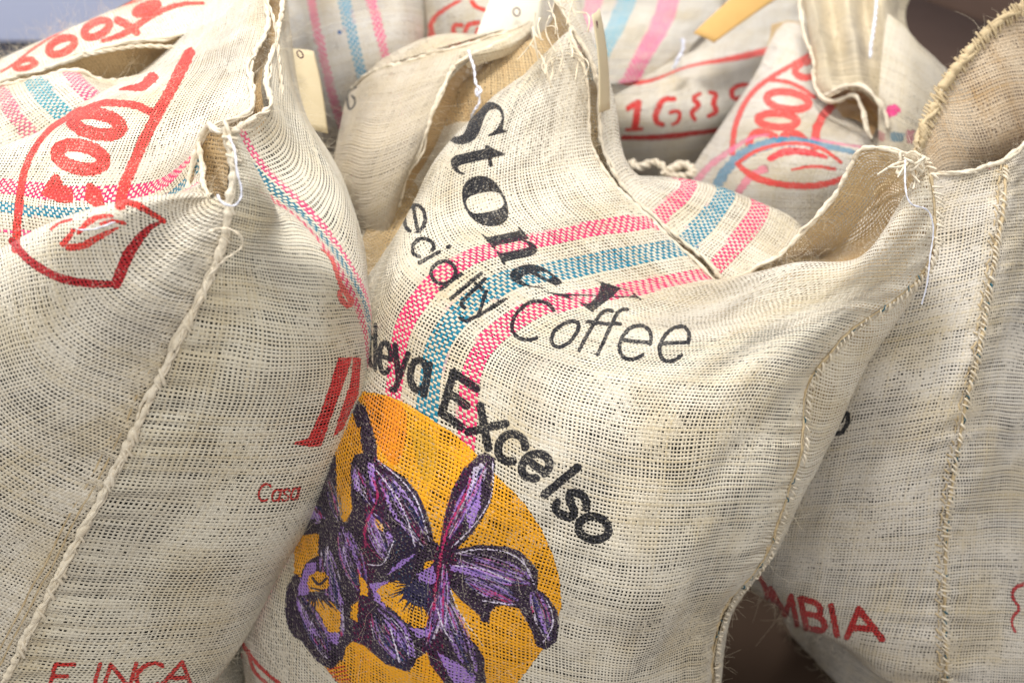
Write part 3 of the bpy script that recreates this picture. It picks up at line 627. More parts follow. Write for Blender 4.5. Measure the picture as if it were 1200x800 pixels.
def lipcord(name, pts, r, parent, mat=M_CORD, n=260): 
    q = curve_pts(W(*[np.array(z, float) for z in zip(*pts)]), n) if not isinstance(pts, np.ndarray) else pts
    return cord(name, q, r, mat, parent), q
p, n = MF.line(v=1, n=500, off=0.0005); rim('hem', p[:300], None, mid_sack, r=.0019)
p2_, n2_ = MB.line(v=0, n=500, off=0.0); rim('hem', p2_, None, mid_sack, r=.0023)
fz = [(p, n), (p2_, -n2_)]
p, n = MF.line(u=11, n=600, off=.002); rim('side_seam', p[20:430] + n[20:430] * -.0012, None, mid_sack, r=.0011, mat=M_CORD_TAN); fz.append((p, n))
stitches('seam_stitches', p[:430] + np.array([.004, 0, 0]), n[:430], M_CORD, mid_sack, length=.011, step=.0058, r=.0012, skip=.25)
stitches('blue_stitches', p[60:400], n[60:400], M_BLUE, mid_sack, length=.008, step=.016, r=.0008, ang=1.2, skip=.35)
p, n = MB.line(u=10, n=500, off=-.001); fz.append((p[30:], -n[30:]))
fuzz('loose_fibres', [surf_samples(MF, 1, edge=.45)] + fz * 3, mid_sack, 1500)
# frayed knot at the pointed corner
kc = W(1066, 190, 1.49); g = Bag()
for q in range(7):
    a0 = random.uniform(0, 6.28); pts_ = [kc + np.array([math.cos(a0 + w_) * .012, math.sin(a0 + w_) * .008 - .004, math.sin(a0 * 2 + w_ * 1.3) * .009]) * random.uniform(.7, 1.2) for w_ in np.linspace(0, 5.2, 9)]
    g.add(*tube_np(curve_pts(pts_, 40), .0017 * (1 + .4 * vnoise(np.arange(40) / 2.5, np.arange(40) * 0, q)), 6))
for ex, ey in ((1028,205), (1040,196), (1062,216), (1070,222), (1078,214), (1052,208)):
    e_ = W(ex, ey, 1.475); m_ = (kc + e_) / 2 + RNG.normal(0, .004, 3); g.add(*tube_np(curve_pts([kc, m_, e_], 24), np.linspace(.0020, .0009, 24) * (1 + .4 * vnoise(np.arange(24) / 1.5, np.arange(24) * 0, ex)), 6))
g.build('corner_knot', M_CORD, mid_sack)
fuzz('knot_fibres', [(np.array([kc + RNG.normal(0, .008, 3) for _ in range(60)]), RNG.normal(0, 1, (60, 3)))], mid_sack, 160)
# loose yarns where the neck is tied at the top
for q in range(26):
    x0, y0 = random.uniform(622, 690), random.uniform(-20, 70); a_ = W(x0, y0, 1.655 - .02 * random.random()); b_ = W(x0 + random.gauss(4, 12), y0 + random.uniform(15, 48), 1.635 - .02 * random.random())
    cord('loose_yarn', curve_pts([a_, (a_ + b_) / 2 + RNG.normal(0, .006, 3), b_], 24), random.uniform(.0005, .0011), M_HAIR, mid_sack, twist=.02)
fuzz('surface_fibres', [surf_samples(MF, 1, b=.75)], mid_sack, 520, ln=(.008, .028), r=.00011)
# ------------------------------------------------------------------ front left sack: two sheets that meet in the near seam
# left sheet: column 0 is the near seam, the last columns lie on the face that looks up; row 0 is the lip
l_px = [
 [(272,236),(258,233),(250,230),(244,226),(240,214),(238,190),(240,160),(262,147),(290,134),(297,112),(293,88),(300,60),(314,28),(316,-40)],
 [(262,286),(226,282),(202,258),(190,229),(188,236),(190,231),(190,214),(205,188),(222,160),(240,112),(252,82),(262,57),(285,22),(290,-30)],
 [(228,362),(180,345),(138,308),(124,242),(122,262),(122,247),(120,229),(138,195),(150,165),(175,120),(200,86),(212,70),(240,45),(250,0)],
 [(190,438),(135,410),(80,365),(64,262),(62,285),(60,259),(58,225),(70,190),(85,160),(108,128),(124,110),(134,100),(150,100),(170,80)],
 [(154,515),(92,482),(28,430),(10,286),(8,310),(4,264),(2,218),(10,186),(20,166),(40,158),(60,147),(75,138),(90,140),(100,120)],
 [(114,592),(46,560),(-24,500),(-44,318),(-46,335),(-52,272),(-56,214),(-48,196),(-40,190),(-20,186),(0,184),(20,178),(30,180),(40,170)],
 [(66,682),(-8,650),(-84,585),(-104,380),(-106,390),(-112,300),(-116,230),(-110,220),(-104,216),(-86,214),(-70,212),(-50,210),(-40,215),(-30,210)],
 [(12,786),(-68,755),(-150,690),(-170,470),(-172,475),(-176,360),(-180,270),(-172,260),(-166,256),(-150,256),(-140,256),(-120,256),(-110,260),(-100,260)],
 [(-42,890),(-130,860),(-216,800),(-236,570),(-238,560),(-240,430),(-244,330),(-236,310),(-230,306),(-214,306),(-204,306),(-190,306),(-180,310),(-170,310)],
]
l_d = [
 [1.262,1.27,1.28,1.29,1.31,1.335,1.345,1.36,1.375,1.41,1.45,1.50,1.555,1.62],
 [1.272,1.262,1.265,1.285,1.345,1.375,1.385,1.40,1.42,1.46,1.50,1.54,1.60,1.68],
 [1.29,1.268,1.26,1.285,1.365,1.39,1.405,1.425,1.45,1.49,1.53,1.58,1.66,1.74],
 [1.312,1.285,1.27,1.30,1.38,1.405,1.425,1.45,1.475,1.52,1.57,1.62,1.70,1.78],
 [1.336,1.31,1.29,1.32,1.39,1.42,1.445,1.475,1.50,1.55,1.60,1.66,1.74,1.82],
 [1.364,1.34,1.32,1.345,1.41,1.44,1.465,1.50,1.53,1.58,1.63,1.69,1.78,1.86],
 [1.40,1.38,1.36,1.38,1.43,1.46,1.49,1.525,1.56,1.61,1.66,1.72,1.80,1.88],
 [1.445,1.43,1.415,1.43,1.46,1.49,1.52,1.56,1.60,1.65,1.70,1.76,1.84,1.90],
 [1.50,1.49,1.48,1.49,1.51,1.53,1.56,1.60,1.64,1.69,1.74,1.79,1.87,1.92],
]
AL = Panel(grid(l_px, l_d), wr=lambda U, V: .0022 * np.clip(V / 10, .3, 1), seed=31, droop=True, flip=True, anchor=(6.0, 2.0), pucker=0)
r_px = [
 [(268,152),(277,152),(272,155),(284,147),(309,132),(312,98),(318,66),(327,34),(330,-10),(326,-60)],
 [(274,196),(304,208),(296,215),(313,194),(338,186),(344,140),(340,100),(338,60),(336,10),(332,-50)],
 [(270,240),(323,254),(338,249),(376,256),(392,238),(386,192),(366,152),(350,112),(342,60),(338,10)],
 [(262,290),(320,300),(388,308),(420,316),(424,290),(412,245),(396,196),(372,160),(352,118),(344,70)],
 [(228,364),(336,378),(424,388),(434,370),(430,345),(428,300),(414,255),(396,206),(374,168),(354,124)],
 [(190,440),(326,450),(430,444),(428,420),(430,400),(428,360),(424,322),(412,270),(398,222),(376,178)],
 [(155,517),(302,524),(412,504),(412,480),(414,480),(418,440),(420,400),(410,350),(395,300),(380,250)],
 [(115,594),(266,603),(374,590),(380,560),(384,560),(400,516),(404,480),(395,420),(380,380),(370,330)],
 [(67,684),(218,690),(328,672),(336,650),(342,650),(362,590),(370,560),(360,500),(350,460),(340,420)],
 [(13,788),(166,788),(276,768),(286,740),(292,740),(318,675),(326,640),(320,600),(310,560),(300,520)],
 [(-41,892),(88,890),(198,886),(224,860),(240,836),(270,760),(280,730),(280,700),(270,660),(260,620)],
]
r_d = [
 [1.268,1.272,1.32,1.35,1.395,1.44,1.485,1.54,1.60,1.66],
 [1.262,1.272,1.345,1.375,1.425,1.465,1.515,1.57,1.64,1.70],
 [1.262,1.290,1.355,1.385,1.425,1.475,1.535,1.60,1.68,1.76],
 [1.272,1.295,1.345,1.410,1.45,1.49,1.56,1.64,1.72,1.80],
 [1.29,1.325,1.425,1.480,1.51,1.55,1.59,1.66,1.74,1.82],
 [1.312,1.352,1.480,1.53,1.54,1.57,1.61,1.68,1.76,1.84],
 [1.336,1.380,1.51,1.555,1.565,1.59,1.62,1.69,1.78,1.86],
 [1.364,1.405,1.53,1.575,1.58,1.60,1.64,1.70,1.79,1.88],
 [1.40,1.440,1.555,1.595,1.60,1.62,1.66,1.72,1.81,1.90],
 [1.445,1.482,1.585,1.62,1.625,1.65,1.69,1.75,1.83,1.91],
 [1.50,1.52,1.575,1.64,1.66,1.69,1.72,1.78,1.86,1.93],
]
AR = Panel(grid(r_px, r_d), wr=lambda U, V: .0022 * np.clip(V / 8, .3, 1) * np.clip(U / 6, .2, 1), seed=41, droop=True, anchor=(2.2, 3), beta=.25, pucker=0)
cl = Canvas()
R1 = (.84, .21, .18); R2 = (.68, .08, .12)
cl.stroke([(222,62),(212,82),(196,112),(180,142),(165,172),(152,202),(143,226),(141,240)], 13.5, R1, rough=.15)
cl.stroke([(176,131),(160,124),(140,121),(120,121),(104,126),(88,134),(68,144),(52,158),(38,178),(28,202),(23,232),(20,262),(18,292)], [10,9,8,7,7,7,8,9,10,10,10], R1, rough=.15)
cl.stroke([(140,105),(152,103),(164,102),(172,97),(179,91)], [2,6,9,12,13], R1, rough=.2)
def ring(cx, cy, rx, ry, a, w, hole=.5):
    ca, sa = math.cos(a), math.sin(a); o_ = [(cx + rx * math.cos(q) * ca - ry * math.sin(q) * sa, cy + rx * math.cos(q) * sa + ry * math.sin(q) * ca) for q in np.linspace(0, 2 * math.pi, 40)]
    cl.stroke(o_, w, R1, smooth=False, rough=.12)
ring(113, 145, 29, 12, R(11), 15.5); ring(94, 184, 28, 13.5, R(12), 16)
cl.poly([(47,228),(54,216),(63,203),(70,206),(74,216),(84,222),(86,238),(70,238)], R1, rough=1); cl.poly([(99,234),(101,215),(108,214),(118,224),(123,240),(110,243)], R1, rough=1)
cl.stroke([(146,236),(160,240),(176,249),(192,259)], [8,8,7,6], R1, rough=.15)
cl.stroke([(190,259),(176,266),(164,278),(150,298),(136,332)], [3,7,11,14,13], R2, smooth=False, rough=.1)
cl.stroke([(14,282),(32,303),(52,317),(72,326),(96,331),(132,333)], [9,10,10,10,10,8], R2, rough=.12)
for ln, w_ in (([(92,272),(104,260),(116,254),(131,253)], [6,8,4]), ([(60,268),(72,260),(84,257)], [4,3]), ([(74,286),(86,270)], [8,6]), ([(80,290),(96,288),(112,280),(138,267)], [8,9,3]), ([(118,262),(134,259),(146,262)], [4,5])): cl.stroke(ln, w_, R1, rough=.25)
imL = bake('print_left_sheet', AL, cl, 9, gate=lambda U, V: (U < 12))
cr = Canvas()
cr.poly([(396,419),(413,418),(404,446),(392,478),(376,523),(362,523),(344,520),(346,517),(360,514),(374,486),(388,446)], (.80, .12, .12), rough=.5)
cr.poly([(413.5,418),(423,419),(420,462),(402,502),(390,512),(400,480),(411,446)], (.80, .12, .12), rough=.5)
cr.stroke([(376,292),(386,300),(394,318),(402,338),(412,352)], [2,5,6,7], (.87,.36,.32), rough=.3); cr.stroke([(412,352),(408,358),(401,352),(398,342),(403,338)], [7,6,5], (.87,.36,.32), rough=.3)
wc = Warp([(300,586),(326,587),(350,584)], [(6,-27),(6,-27)]); stroke_text(cr, 'Casa', wc, 3.0, (.74,.16,.14), rough=.25)
GL['ı'] = (.2, [[(.1, 0), (.1, .74)]])
for ch, b_, e_ in (('F', (52,806), (82,806)), ('I', (100,806), (118,806)), ('N', (116,806), (158,805)), ('C', (154,805), (190,804)), ('A', (186,804), (226,802))):
    stroke_text(cr, ch, Warp([b_, ((b_[0] + e_[0]) / 2, (b_[1] + e_[1]) / 2), e_], [(11,-38),(11,-38)]), 5.2, (.78,.15,.13), rough=.25)
imR = bake('print_right_sheet', AR, cr, 9)
cA = stripe_u(AL, 6.0); cB = stripe_u(AL, 4.95); cC = stripe_u(AL, 4.15)
m_al = jute('jute_left_sheet', [(cA, 2.3, rgb('#d81558')), (cB, 1.6, TEAL), (cC, .6, ROSE)], imL, rngof(AL), light='#e6decf', seed=3.0)
sA = stripe_u(AR, 2.15); sB = stripe_u(AR, 2.80)
m_ar = jute('jute_right_sheet', [(sA, 1.3, rgb('#d3265e')), (sA + (sB - sA) * .55, 1.4, TEAL), (sB, 1.0, ROSE)], imR, rngof(AR), light='#e6dfcd', seed=4.0, cover=.25)
A = empty('coffee_sack', base_of(AR)); tag(A, 'nearest sack at the left, red shield print on top, thick pale seam running down', 'sack')
AL.build('front_panel', m_al, A, res=5); AR.build('front_panel', m_ar, A, res=5)
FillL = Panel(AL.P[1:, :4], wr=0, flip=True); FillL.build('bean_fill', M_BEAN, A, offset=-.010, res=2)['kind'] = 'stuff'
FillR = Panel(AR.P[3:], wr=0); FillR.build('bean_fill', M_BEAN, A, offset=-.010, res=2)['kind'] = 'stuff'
FillU = Panel(AL.P[:, 4:], wr=0, flip=True); m_in = jute('jute_inner_layer', seed=7.0, inner=True, inside='#c8a979')
FillU.build('inner_layer', m_in, A, offset=-.022, res=2)
# opening at the near corner: the inner face shows
IN = Panel(grid([[(236,157),(250,156),(268,160)],[(228,180),(246,182),(268,190)],[(222,203),(242,208),(266,215)],[(220,222),(240,232),(266,240)]], [[1.345,1.335,1.28],[1.345,1.34,1.285],[1.345,1.34,1.285],[1.34,1.33,1.28]]), wr=.001, seed=3)
IN.build('corner_fold', m_in, A, res=4)
fz = []
p, n = AL.line(v=0, n=500, off=.001); rim('hem', p[70:], None, A); fz.append((p[70:], n[70:]))
p, n = AR.line(v=0, n=500, off=.001); rim('hem', p, None, A); fz.append((p, n))
p, n = AR.line(u=0, n=900, off=.002)
seam = curve_pts(W(*[np.array(q, float) for q in zip((266,150,1.262),(274,190,1.255),(272,236,1.254),(262,288,1.265),(229,362,1.283),(191,438,1.304),(155,515,1.328),(115,592,1.356),(67,682,1.392),(13,786,1.437),(-42,890,1.492))]), 600)
nn = np.tile((W(600,400,.5) - W(600,400,1.0)) / .5, (600, 1)) + np.array([.25, 0, 0]); nn /= np.linalg.norm(nn, axis=1, keepdims=True)
cord('side_seam', seam, .0027, M_CORD, A, twist=.019); rim('seam_edge', seam + nn * -.001 + np.array([-.002, 0, 0]), None, A, r=.0031); stitches('seam_stitches', seam + nn * .0005, nn, M_CORD, A, length=.013, step=.009, r=.0016, ang=1.0, skip=.25)
for dx in (-.014, -.022): cord('seam_thread', seam[110:] + np.array([dx, 0, 0]) - nn[110:] * .0045, .0009, M_CORD_TAN, A, twist=.02)
rim('hem', curve_pts(W(*[np.array(q, float) for q in zip((268,152,1.26),(250,150,1.30),(238,157,1.34),(228,180,1.343),(221,204,1.343),(219,222,1.338))]), 100), None, A)
fz.append((seam, nn)); fz.append((seam + [-.01, 0, 0], nn))
fuzz('loose_fibres', [surf_samples(AR, 1, edge=.4)] * 2 + [surf_samples(AL, 1, edge=.35)] + fz * 3, A, 1900)
fuzz('surface_fibres', [surf_samples(AR, 1, b=.7), surf_samples(AL, 1, b=.7)], A, 500, ln=(.008, .026), r=.0001)

# ------------------------------------------------------------------ the other sacks
def simple_sack(label, front, depth, stripes=(), canvas=None, T=.32, shift=(0, 0), wr=.004, seed=0, light='#e2dbd0', res=3, hem=True, mat=None, ppt=7, cover=0.270, fill=True, backlip=None, wc=None, fz_n=500, cord_r=.003, su=1, sv=1, pucker=None, inside='#d2b88c', fill_from=1):
    P0 = grid(front, depth); F = Panel(P0, wr=wr, seed=seed, droop=True, shift=shift, pucker=pucker, scale_u=su, scale_v=sv)
    im_ = None
    if canvas is not None: im_ = bake('print_' + str(seed), F, canvas, ppt)
    sts = [(stripe_u(F, c), w, col) for c, w, col in stripes]
    m_ = jute('jute_sack', sts, im_, rngof(F), light=light, seed=float(seed), cover=cover, inside=inside)
    o = empty('coffee_sack', base_of(F)); tag(o, label, 'sack')
    F.build('front_panel', m_, o, res=res)
    nc = P0.shape[1]; wcc = wc or [math.sin(math.pi * k / (nc - 1)) ** .5 if 0 < k < nc - 1 else 0 for k in range(nc)]
    B = swell(F.P, T, wcc, [.06, .6] + [1] * (len(F.P) - 2))
    if backlip is not None: B[0] = grid([backlip[0]], [backlip[1]])[0]
    BP = Panel(B, wr=.003, seed=seed + 1, u=F.us); BP.flip = True
    BP.build('back_panel', jute('jute_back', [], None, light=light, seed=seed + .5, inside=inside), o, res=2)
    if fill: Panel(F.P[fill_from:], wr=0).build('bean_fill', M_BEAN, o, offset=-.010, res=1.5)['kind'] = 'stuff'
    if hem:
        p, n = F.line(v=0, n=300, off=.001); rim('hem', p, None, o)
        p2, n2 = BP.line(v=0, n=300); rim('hem', p2, None, o)
        fuzz('loose_fibres', [surf_samples(F, 1, edge=.4), (p, n), (p2, -n2)], o, fz_n)
    return o, F, BP

# right-hand sack, tall open flap behind it
cR = Canvas(); RB = (.68, .12, .12)
for ch, b_, e_, w_ in (('O', (872,694), (904,712), 6), ('M', (906,722), (938,733), 6.5), ('B', (940,734), (972,741), 7.5), ('I', (972,742), (989,745), 7.5), ('A', (991,746), (1036,748), 8)):
    stroke_text(cR, ch, Warp([b_, ((b_[0] + e_[0]) / 2, (b_[1] + e_[1]) / 2), e_], [(-9,-46),(-9,-46)]), w_, RB, rough=.18)
cR.stroke([(1202,684),(1190,688),(1187,700),(1194,712),(1186,724),(1190,740)], [5,4,3], (.72,.16,.18), rough=.4)
cR.stroke([(1092,206),(1108,200),(1132,199)], [3,8,6], (.80,.10,.12), rough=.3); cR.poly([(1150,186),(1156,174),(1163,186),(1160,198),(1150,196)], (.80,.10,.12), rough=.6)
cR.stroke([(985,492),(992,484),(990,502),(980,508)], 6, (.12,.12,.14), rough=.4)
iR, IF, IB = simple_sack('tall pale jute sack at the right edge with a vertical seam and red letters MBIA', [
 [(1010,250),(1060,222),(1098,206),(1132,203),(1160,196),(1182,186),(1200,168),(1235,140),(1290,110)],
 [(985,300),(1035,285),(1085,270),(1120,268),(1150,262),(1170,258),(1196,250),(1240,240),(1300,220)],
 [(950,370),(1000,360),(1060,350),(1105,346),(1138,340),(1158,338),(1186,334),(1240,330),(1310,320)],
 [(915,450),(970,445),(1035,436),(1085,430),(1120,424),(1143,420),(1175,418),(1235,416),(1315,410)],
 [(888,530),(948,528),(1012,520),(1062,514),(1098,508),(1124,504),(1160,502),(1230,504),(1315,505)],
 [(872,600),(926,604),(990,600),(1042,594),(1082,590),(1111,588),(1150,588),(1225,594),(1315,600)],
 [(868,650),(906,664),(964,676),(1024,682),(1070,684),(1108,688),(1150,694),(1222,704),(1315,715)],
 [(876,682),(910,709),(942,735),(988,762),(1046,800),(1112,806),(1156,812),(1228,825),(1315,845)],
 [(922,676),(950,700),(985,728),(1030,768),(1086,814),(1130,836),(1165,850),(1240,860),(1315,880)],
], [
 [1.70,1.64,1.60,1.59,1.595,1.60,1.62,1.66,1.74],
 [1.70,1.63,1.59,1.575,1.57,1.575,1.60,1.65,1.74],
 [1.71,1.62,1.575,1.555,1.55,1.555,1.58,1.64,1.74],
 [1.72,1.63,1.575,1.55,1.545,1.55,1.575,1.635,1.74],
 [1.74,1.65,1.59,1.56,1.553,1.558,1.58,1.64,1.75],
 [1.76,1.68,1.62,1.59,1.58,1.583,1.60,1.66,1.77],
 [1.79,1.72,1.66,1.63,1.62,1.62,1.635,1.69,1.80],
 [1.86,1.80,1.745,1.705,1.69,1.68,1.69,1.74,1.84],
 [1.97,1.93,1.88,1.84,1.80,1.77,1.77,1.80,1.89]], canvas=cR, inside='#e2cfb4', pucker=5, seed=51, wr=.0045, light='#dcd5cb', res=4, ppt=8, fz_n=700, cover=.25,
 backlip=([(1030,225),(1074,178),(1084,150),(1098,118),(1120,82),(1148,48),(1180,20),(1225,0),(1290,60)], [1.71,1.645,1.66,1.67,1.675,1.68,1.685,1.70,1.76]), wc=[0,.1,.45,.8,1,1,.9,.5,0])
p, n = IF.line(u=5, n=700, off=.002)
rim('side_seam', p[8:560] - n[8:560] * .001, None, iR, r=.0016, mat=M_CORD_TAN); stitches('seam_stitches', p[8:560], n[8:560], M_CORD, iR, length=.012, step=.0058, r=.0012, skip=.25)
stitches('blue_stitches', p[120:560], n[120:560], M_BLUE, iR, length=.007, step=.014, r=.0010, ang=1.2, skip=.4)
stitches('seam_stitches', p[8:560] + np.array([-.008, 0, 0]), n[8:560], M_CORD_TAN, iR, length=.010, step=.009, r=.0009, ang=1.2)
hp, hn = IB.line(v=0, n=400); hp = hp[:330]; hn = -hn[:330]
rim('flap_hem', hp, None, iR, r=.0048, mat=M_CORD_TAN); stitches('hem_stitches', hp + hn * .002, hn, M_CORD_TAN, iR, length=.019, step=.0048, r=.0014, ang=.3)
fuzz('hem_fibres', [(hp, hn), (p, n)], iR, 600)
# striped pale sack behind, top left of centre
cC = Canvas(); cC.poly(arc(398, 38, 2.6, 2.6, 0, 350, 12), (.02,.35,.6))
simple_sack('white jute sack with three long vertical stripes, pink, blue and pink, at the top', [
 [(300,-190),(345,-200),(400,-205),(450,-205),(495,-200),(540,-190)],
 [(310,-100),(345,-105),(392,-110),(437,-110),(478,-105),(520,-95)],
 [(322,-30),(350,-30),(393,-32),(433,-32),(470,-30),(512,-25)],
 [(330,40),(358,40),(404,36),(446,34),(478,34),(508,38)],
 [(342,110),(376,108),(418,98),(462,92),(485,92),(502,100)],
 [(352,180),(394,175),(436,160),(474,150),(495,150),(510,160)],
 [(362,250),(408,245),(445,230),(484,220),(510,220),(530,230)]], [
 [2.22,2.20,2.20,2.20,2.22,2.30],[2.16,2.11,2.09,2.09,2.12,2.22],[2.13,2.06,2.03,2.03,2.06,2.18],
 [2.13,2.05,2.01,2.01,2.04,2.16],[2.14,2.06,2.02,2.02,2.05,2.17],[2.17,2.09,2.05,2.05,2.08,2.19],[2.20,2.12,2.08,2.08,2.11,2.22]],
 stripes=[(1.35,1.6,rgb('#e2477f')),(2.15,1.7,rgb('#3b8fae')),(2.98,1.5,rgb('#e2477f'))], canvas=cC, seed=61, light='#e0dcd6', cover=0.285, fill=False, res=3, fz_n=200)

# top left sack with an open mouth
cB = Canvas(); Rb = (.86,.25,.20)
cB.stroke([(-20,92),(5,82),(35,60),(70,38),(110,18),(150,4),(190,-6)], 3, Rb); cB.stroke([(120,48),(148,38),(172,22),(196,10),(222,4),(238,4)], [5,8,8,7,6,4], Rb, rough=.15)
cB.stroke([(138,24),(150,30),(160,38)], [10,9], Rb)
for cx, cy, rx, ry, a in ((72,54,16,8,-24), (113,34,16,8,-26), (172,10,14,4,-22)): cB.stroke([(cx + rx * math.cos(q) * math.cos(R(a)) - ry * math.sin(q) * math.sin(R(a)), cy + rx * math.cos(q) * math.sin(R(a)) + ry * math.sin(q) * math.cos(R(a))) for q in np.linspace(0, 2 * math.pi, 30)], 9.5, Rb, smooth=False, rough=.1)
cB.stroke([(38,70),(24,72),(18,79),(30,80),(42,74)], 7, Rb)
bo = empty('coffee_sack', (-.75, 1.75, 0)); tag(bo, 'open sack at the top left, tan mouth between two lips, red round letters above', 'sack')
BT = Panel(grid([
 [(-70,130),(-10,100),(30,88),(66,76),(100,63),(150,51),(215,42),(262,22),(300,2),(330,-30)],
 [(-70,100),(-10,82),(20,68),(50,52),(86,38),(136,24),(190,12),(236,-8),(280,-30),(310,-60)],
 [(-70,98),(-20,84),(0,70),(38,54),(80,35),(132,12),(170,-8),(215,-30),(260,-60),(290,-90)],
 [(-70,110),(-20,90),(0,84),(36,70),(74,54),(124,36),(176,20),(220,0),(262,-20),(290,-50)],
 [(-60,190),(-10,180),(20,175),(50,165),(90,150),(140,130),(190,120),(235,100),(275,80),(300,50)]],
 [[1.80,1.76,1.75,1.745,1.74,1.745,1.75,1.77,1.79,1.82],[1.84,1.81,1.80,1.795,1.79,1.795,1.80,1.82,1.85,1.88],[1.90,1.87,1.86,1.855,1.85,1.855,1.86,1.88,1.91,1.94],[1.98]*10,[2.05]*10]), wr=.002, seed=71, droop=True); BT.flip = True
BT2 = Panel(BT.P[::-1].copy()[:, :], wr=.002, seed=71) if False else BT
imB = bake('print_top_left', BT, cB, 7) if False else None
# the upper sheet is seen on its outer side: lay rows from far to near
BU = Panel(BT.P[:3][::-1].copy(), wr=.002, seed=72); imB = bake('print_top_left', BU, cB, 8)
BU.build('upper_panel', jute('jute_upper_left', [], imB, rngof(BU), seed=8.0, cover=0.285), bo, res=4)
Panel(BT.P[2:].copy(), wr=.002, seed=73, flip=True).build('back_panel', jute('jute_back_left', seed=8.5), bo, res=2)
BI = Panel(grid([
 [(-70,131),(-10,101),(30,89),(66,77),(100,64),(150,52),(215,43),(262,23),(300,3),(330,-29)],
 [(-70,138),(-10,110),(34,98),(74,86),(112,75),(160,70),(215,62),(262,50),(306,30),(335,0)],
 [(-70,150),(-10,124),(38,112),(80,104),(120,100),(168,98),(220,90),(266,76),(312,56),(340,30)]],
 [[1.80,1.76,1.75,1.745,1.74,1.745,1.75,1.77,1.79,1.82],[1.79,1.765,1.765,1.765,1.765,1.78,1.79,1.80,1.82,1.84],[1.80,1.79,1.79,1.79,1.80,1.81,1.82,1.83,1.85,1.87]]), wr=.002, seed=74)
BI.build('mouth_lining', jute('jute_lining', inner=True, inside='#d9bd90', seed=8.8, cover=0.285), bo, res=4)
p, n = BT.line(v=0, n=260); rim('hem', p, None, bo)
fh = curve_pts(W(*[np.array(q, float) for q in zip((98,66,1.738),(125,60,1.735),(150,55,1.735),(185,54,1.738),(225,54,1.742),(262,46,1.75))]), 120); cord('fold_edge', fh, .0024, M_CORD, bo)
BF = Panel(grid([
 [(-80,118),(-12,104),(16,98),(46,90),(84,82),(112,90),(150,93),(200,80),(240,68),(272,58),(320,40)],
 [(-80,140),(-8,128),(26,118),(60,108),(98,98),(126,108),(165,110),(212,98),(252,86),(286,74),(330,56)],
 [(-80,185),(-4,165),(42,148),(80,132),(118,122),(150,128),(188,130),(230,120),(268,106),(298,94),(340,76)],
 [(-80,235),(6,205),(64,182),(102,160),(140,148),(176,152),(210,152),(246,144),(282,130),(312,116),(350,98)],
 [(-80,320),(16,280),(80,250),(118,220),(156,200),(192,200),(226,196),(262,188),(296,174),(326,160),(360,140)]],
 [[1.74,1.70,1.70,1.70,1.70,1.71,1.73,1.745,1.76,1.77,1.80],[1.70,1.665,1.66,1.66,1.665,1.68,1.70,1.72,1.74,1.76,1.79],[1.67,1.64,1.635,1.635,1.645,1.66,1.685,1.71,1.73,1.75,1.78],[1.66,1.635,1.63,1.63,1.64,1.66,1.685,1.71,1.73,1.75,1.78],[1.66,1.64,1.635,1.64,1.65,1.67,1.695,1.72,1.74,1.76,1.79]]), wr=.003, seed=75, droop=True)
BF.build('front_panel', jute('jute_front_left', [(stripe_u(BF, 2.05), 2.0, rgb('#c05a70')), (stripe_u(BF, 3.05), 2.6, rgb('#1f8493')), (stripe_u(BF, 4.15), 2.8, rgb('#e0406c'))], seed=9.0), bo, res=4)
p, n = BF.line(v=0, n=260); rim('hem', p, None, bo)
fuzz('loose_fibres', [(p, n)] * 2 + [surf_samples(BU, 1, edge=.5)], bo, 900, ln=(.008, .03))

# red printed sack between the striped one and the tie of the middle sack
cD = Canvas()
cD.stroke([(505,28),(511,19),(526,8),(545,-4)], [6,5,4], Rb, rough=.2); cD.stroke([(504,30),(506,42),(509,56)], [6,9,10], Rb, rough=.2)
cD.stroke([(541,30),(533,30),(532,38),(538,44),(534,53),(526,52)], 5.5, Rb, rough=.25); cD.stroke([(560,27),(550,29),(545,38),(549,46),(557,42),(560,34)], 5.5, Rb, rough=.25); cD.stroke([(551,-2),(558,8),(572,14),(576,26)], [6,5,4], Rb, rough=.2)
cD.stroke([(622,-20),(627,40),(622,76)], 6, (.9,.35,.42), rough=.2)
simple_sack('jute sack with red letters, mostly hidden behind the pale punched tag', [
 [(485,-120),(520,-130),(570,-140),(620,-140),(665,-120)],[(492,-40),(525,-45),(572,-50),(620,-48),(670,-35)],[(498,20),(530,15),(575,12),(622,15),(672,25)],
 [(502,80),(535,76),(578,74),(625,76),(675,85)],[(508,150),(540,146),(582,144),(628,146),(680,155)]],
 [[2.20,2.12,2.08,2.10,2.20],[2.12,2.03,1.98,2.0,2.1],[2.08,1.99,1.94,1.96,2.06],[2.08,1.99,1.94,1.96,2.06],[2.1,2.01,1.96,1.98,2.08]], canvas=cD, seed=81, fill=False, light='#dcd6cc', fz_n=100)

